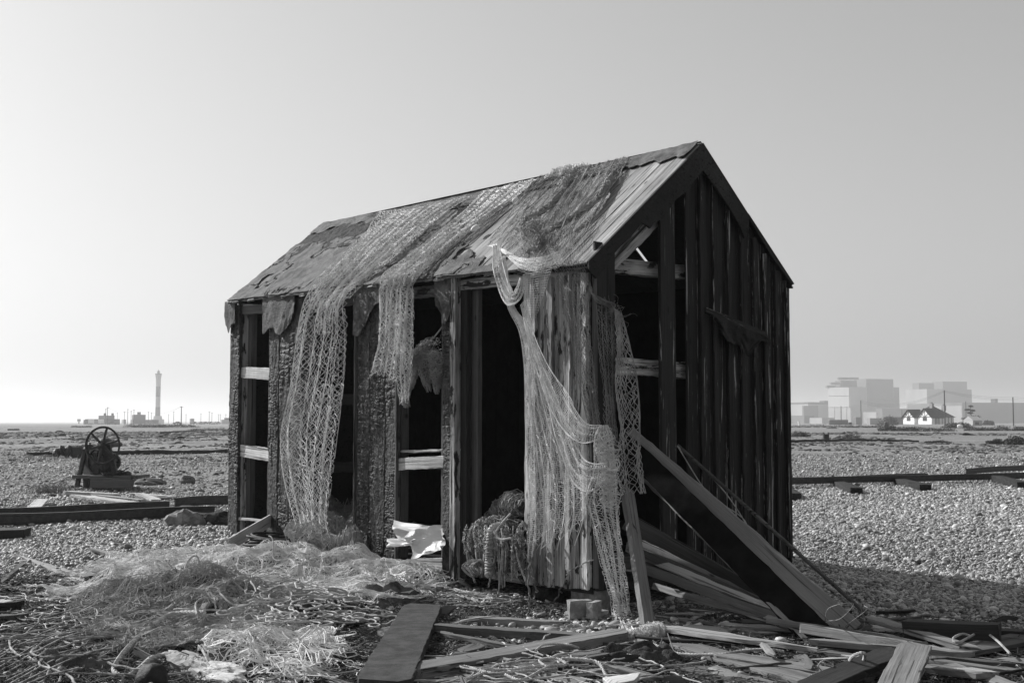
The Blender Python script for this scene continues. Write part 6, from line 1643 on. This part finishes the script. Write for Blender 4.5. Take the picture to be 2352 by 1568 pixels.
for (x0, x1, y) in ((485, 683, 214), (485, 683, 300), (383, 695, 408), (852, 1110, 330), (852, 1110, 420)):
    a = atD(X5(x0), Y5(y), 1545); b_ = atD(X5(x1), Y5(y), 1545); tube(m, [a, b_], .35, 4)
obj('cladding_lines', m, MT['concm'], ps1)
ps2 = thing('power_station', gbase(X5(1450), 1850), 'right pair of hazy power station blocks above the cottage roof', 'power station', 'power station reactor buildings')
for (nm, xl, xf, xr, yt, D, mt) in (('reactor_block', 1228, 1430, 1590, 232, 1800, 'conc'), ('upper_block', 1292, 1355, 1500, 174, 1850, 'concm'), ('tower_block', 1480, 1585, 1816, 160, 1890, 'concm'), ('annex', 1785, 1816, 1860, 237, 1930, 'concm')):
    obj(nm, block(None, nm, mt, X5(xl), X5(xf), X5(xr), Y5(yt), D), MT[mt], ps2)
th_ = thing('turbine_hall', gbase(X5(1900), 1400), 'very long low grey turbine hall behind the cottage', 'industrial hall')
for (nm, xl, xf, xr, yt, D, mt) in (('wall', 1240, 1765, 2520, 362, 1450, 'concm'), ('pale_wall', 1480, 1760, 1770, 392, 1430, 'conc'), ('roof_tower', 2040, 2085, 2108, 326, 1500, 'concd')):
    obj(nm, block(None, nm, mt, X5(xl), X5(xf), X5(xr), Y5(yt), D, .15 if nm == 'wall' else .32), MT[mt], th_)
hh_ = thing('industrial_hall', gbase(X5(250), 1400), 'low pale industrial hall with dark roof band beside the hut', 'industrial hall')
for (nm, xl, xf, xr, yt, D, mt) in (('wall', 60, 290, 480, 378, 1500, 'conc'), ('roof_band', 40, 290, 482, 358, 1540, 'concd'), ('roof_box', 398, 440, 482, 345, 1560, 'concd'), ('dark_bay', 230, 245, 385, 392, 1450, 'concm'), ('shed', 110, 250, 345, 485, 1200, 'concm'), ('shed', 300, 420, 540, 508, 1150, 'conc')):
    obj(nm, block(None, nm, mt, X5(xl), X5(xf), X5(xr), Y5(yt), D), MT[mt], hh_)
for (lab, cat, xl, xf, xr, yt, D, mt, yw) in (('low grey boundary wall panel with a white end', 'wall', 483, 490, 670, 531, 520, 'concm', .3), ('small black box van by the boundary wall', 'van', 668, 676, 706, 556, 500, 'dark', .4), ('pale round-topped trailer before the power station', 'trailer', 708, 745, 790, 507, 520, 'conc', .7), ('pale low cabin between trailer and cottage', 'cabin', 850, 880, 985, 516, 560, 'conc', .5), ('pale low store left of the hedge', 'cabin', 1010, 1060, 1230, 505, 600, 'concm', .5)):
    m = block(None, '', mt, X5(xl), X5(xf), X5(xr), Y5(yt), D, yw)
    c, a, b_, h = m.info; m2 = MB(); prism(m2, [c + h + UP * .0, c + h + b_, c + h + b_ + a, c + h + a], UP * .25)
    t_ = thing({'wall': 'boundary_wall', 'van': 'van', 'trailer': 'trailer', 'cabin': 'cabin'}[cat], c * [1, 1, 0] + UP * gz(c[0], c[1]), lab, cat); obj('body' if cat in ('van', 'trailer') else 'wall', m, MT[mt], t_); obj('roof' if cat != 'wall' else 'coping', m2, MT['conc' if cat == 'wall' else mt], t_)
# cottage: two gabled bays, hipped tiled roof, chimneys
D = 390; yaw = .30
cm = block(None, '', 'white', X5(1226), X5(1500), X5(1682), Y5(500), D, yaw, ybot=974); f2, ca, cb, chh = cm.info
f2 = f2.copy(); ct = thing('cottage', f2 * [1, 1, 0] + UP * gz(f2[0], f2[1]), 'white half-timbered cottage with two gabled bays and dark hipped roof', 'cottage')
obj('wall', cm, MT['white'], ct)
La, Lb = np.linalg.norm(ca), np.linalg.norm(cb); ua, ub = ca / La, cb / Lb; zt = f2[2] + chh[2]
ev = lambda a, b_, z: f2 * [1, 1, 0] + ua * a + ub * b_ + UP * z
rz = zat(Y5(398), D + 8)
o_ = .5; m = MB(); A4 = [ev(-o_, -o_ + 1.5, zt - .1), ev(-o_, Lb + o_, zt - .1), ev(La + o_, Lb + o_, zt - .1), ev(La + o_, -o_ + 1.5, zt - .1)]; r0, r1 = ev(La * .38, Lb * .55, rz), ev(La * .55, Lb * .55, rz)
m.add(A4 + [r0, r1], None, [(0, 1, 4), (1, 2, 5), (1, 5, 4), (2, 3, 5), (3, 0, 4), (3, 4, 5), (0, 2, 1), (0, 3, 2)]); rf = obj('roof', m, MT['tile'], ct)
for (a0, a1) in ((.0, .46), (.60, 1.0)):
    w0, w1 = a0 * La, a1 * La; wc = (w0 + w1) / 2; gzr = zt + (w1 - w0) * .36
    m = MB(); prism(m, [ev(w0, -1.2, f2[2]), ev(w1, -1.2, f2[2]), ev(w1, -1.2, zt), ev(wc, -1.2, gzr), ev(w0, -1.2, zt)], ub * 3); by = obj('gabled_bay', m, MT['white'], ct)
    m = MB()
    for (x0, z0, x1, z1) in ((w0 - .4, zt - .35, wc, gzr + .12), (w1 + .4, zt - .35, wc, gzr + .12)):
        prism(m, [ev(x0, -1.7, z0), ev(x1, -1.7, z1), ev(x1, -1.7, z1 + .25), ev(x0, -1.7, z0 + .25)], ub * 5)
    obj('roof', m, MT['tile'], by)
    m = MB(); board(m, ev(w0, -1.25, zt), ev(w1, -1.25, zt), UP, .18, .1)
    for q in (-.28, 0, .28): board(m, ev(wc, -1.25, zt), ev(wc + q * (w1 - w0), -1.25, zt + (gzr - zt) * (1 - abs(q) * 1.9)), ua, .14, .1)
    obj('timbering', m, MT['dark'], by)
    m = MB(); box(m, ev(wc, -1.24, f2[2] + 1.7), ua * (w1 - w0) * .15, ub * .05, UP * .6); obj('window', m, MT['glass'], by)
m = MB()
for k in range(6): board(m, ev(-.05, Lb * (k + .3) / 6, f2[2]), ev(-.05, Lb * (k + .3) / 6, zt), ub, .16, .08)
obj('timbering', m, MT['dark'], ct)
for (a, b_, y) in ((La * .42, Lb * .5, 372), (La * .2, Lb * .8, 392)):
    m = MB(); c = ev(a, b_, zat(Y5(y), D + 8) - .9); box(m, c, ua * .7, ub * .35, UP * .9)
    for q in (-.4, 0, .4): tube(m, [c + ua * q + UP * .9, c + ua * q + UP * 1.35], .12, 7)
    obj('chimney', m, MT['brick'], rf)
# shed right of the cottage
sm_ = block(None, '', 'white', X5(1776), X5(1864), X5(1952), Y5(528), 360, .30); c, a, b_, h = sm_.info
st = thing('shed', c * [1, 1, 0] + UP * gz(c[0], c[1]), 'small pale gabled shed beside the pine tree', 'shed'); obj('wall', sm_, MT['conc'], st)
top = c + h; m = MB(); ap = top + a * .5 + UP * 1.0
prism(m, [top + a * -.06 - UP * .1, top + a * 1.06 - UP * .1, ap + UP * .12], b_ * 1.03); obj('roof', m, MT['conc'], st)
m = MB(); box(m, c + b_ * .45 + h * .55 - norm(np.cross(b_, UP)) * 0 + norm(a) * -.03, b_ * .2, norm(a) * .04, UP * .4); obj('window', m, MT['glass'], st)
# pine
c = gbase(X5(1845), 400); hgt = zat(Y5(388), 400) - c[2]; tr = thing('pine_tree', c, 'wind-bent pine with layered crown between cottage and shed', 'tree')
m = MB(); tube(m, spline([c - UP * .3, c + UP * hgt * .4 + [.2, 0, 0], c + UP * hgt * .75 + [-.1, 0, 0], c + UP * hgt * .95], 12), np.linspace(.28, .06, 12), 8)
for (dx, z_) in ((-1.7, .35), (1.6, .42), (-1.2, .7), (.9, .8)): tube(m, [c + UP * hgt * (z_ - .05), c + [dx, .2, hgt * z_]], [.1, .03], 5)
obj('trunk', m, MT['mid'], tr)
m = MB()
for k, (dx, z_, rx, rz_) in enumerate(((.1, .95, .8, .35), (-.9, .78, 1.1, .35), (.7, .74, .9, .4), (-.2, .62, 1.0, .3), (1.5, .42, 1.9, .55), (-1.6, .34, 1.5, .45), (.3, .28, 1.6, .5))): leaf_mass(m, c + [dx, 0, hgt * z_], rx, rx * .8, rz_, 420, .14, 80 + k, 1)
obj('crown', m, MT['plant'], tr)
bush('rounded dark shrub right of the shed', X5(1980), X5(2052), Y5(518), 976, 1500, seed=91, name='shrub')
bush('grey rounded tree left of the cottage', X5(1010), X5(1120), Y5(508), 976, 1500, seed=92, name='shrub')
# bin and lump on the right plain
p = G(*z5(463, 714)); k_ = p[1] / FV; m = MB(); w_ = 26 / 3.92 * .9408 * k_; h_ = 76 / 3.92 * .9408 * k_
for (q, t0, t1) in ((0, .0, .78),): prism(m, [p + [-w_ * .85, 0, 0], p + [w_ * .85, 0, 0], p + [w_, 0, h_ * .75], p + [-w_, 0, h_ * .75]], [0, w_ * 1.6, 0])
for sx in (-1, 1): box(m, p + [sx * w_ * .9, w_ * .8, h_ * .87], [w_ * .12, 0, 0], [0, w_ * .8, 0], [0, 0, h_ * .13])
obj('bin', m, MT['dark'], label='dark open tapered bin on the plain right of the hut', cat='bin')
m = MB(); p = G(*z5(1031, 618)); box(m, p + UP * .5, [.25, 0, 0], [0, .2, 0], [0, 0, .6]); sphere(m, p + UP * 1.1, .25, 8, 6); obj('marker_post', m, MT['concm'], label='short pale marker post at the hedge end', cat='post')
m = MB(); p = G(*z5(197, 594)); tube(m, [p, p + UP * 1.1], .14, 6); box(m, p + UP * 1.1, [.2, 0, 0], [0, .2, 0], [0, 0, .12]); obj('marker_post', m, MT['white'], label='short white marker post next to the hut', cat='post')
m = MB(); sphere(m, G(*z5(1740, 616)) + UP * .3, [.5, .3, .35], 10, 8, lump=.1); obj('barrel', m, MT['white'], label='small white barrel at the hedge foot right of the cottage', cat='barrel')

# ------------------------------------------------------------------ haze
m = MB(); box(m, [0, 5000, 30], [9500, 0, 0], [0, 6500, 0], [0, 0, 45])
hz_ = bpy.data.materials.new('sea_haze'); hz_.use_nodes = True; t = hz_.node_tree; t.nodes.clear()
pv = N(t, 'ShaderNodeVolumePrincipled'); pv.inputs['Color'].default_value = (.82, .82, .82, 1); pv.inputs['Density'].default_value = .00042; pv.inputs['Anisotropy'].default_value = .4
t.links.new(pv.outputs[0], N(t, 'ShaderNodeOutputMaterial').inputs['Volume'])
obj('haze', m, hz_, kind='stuff', org=np.zeros(3))
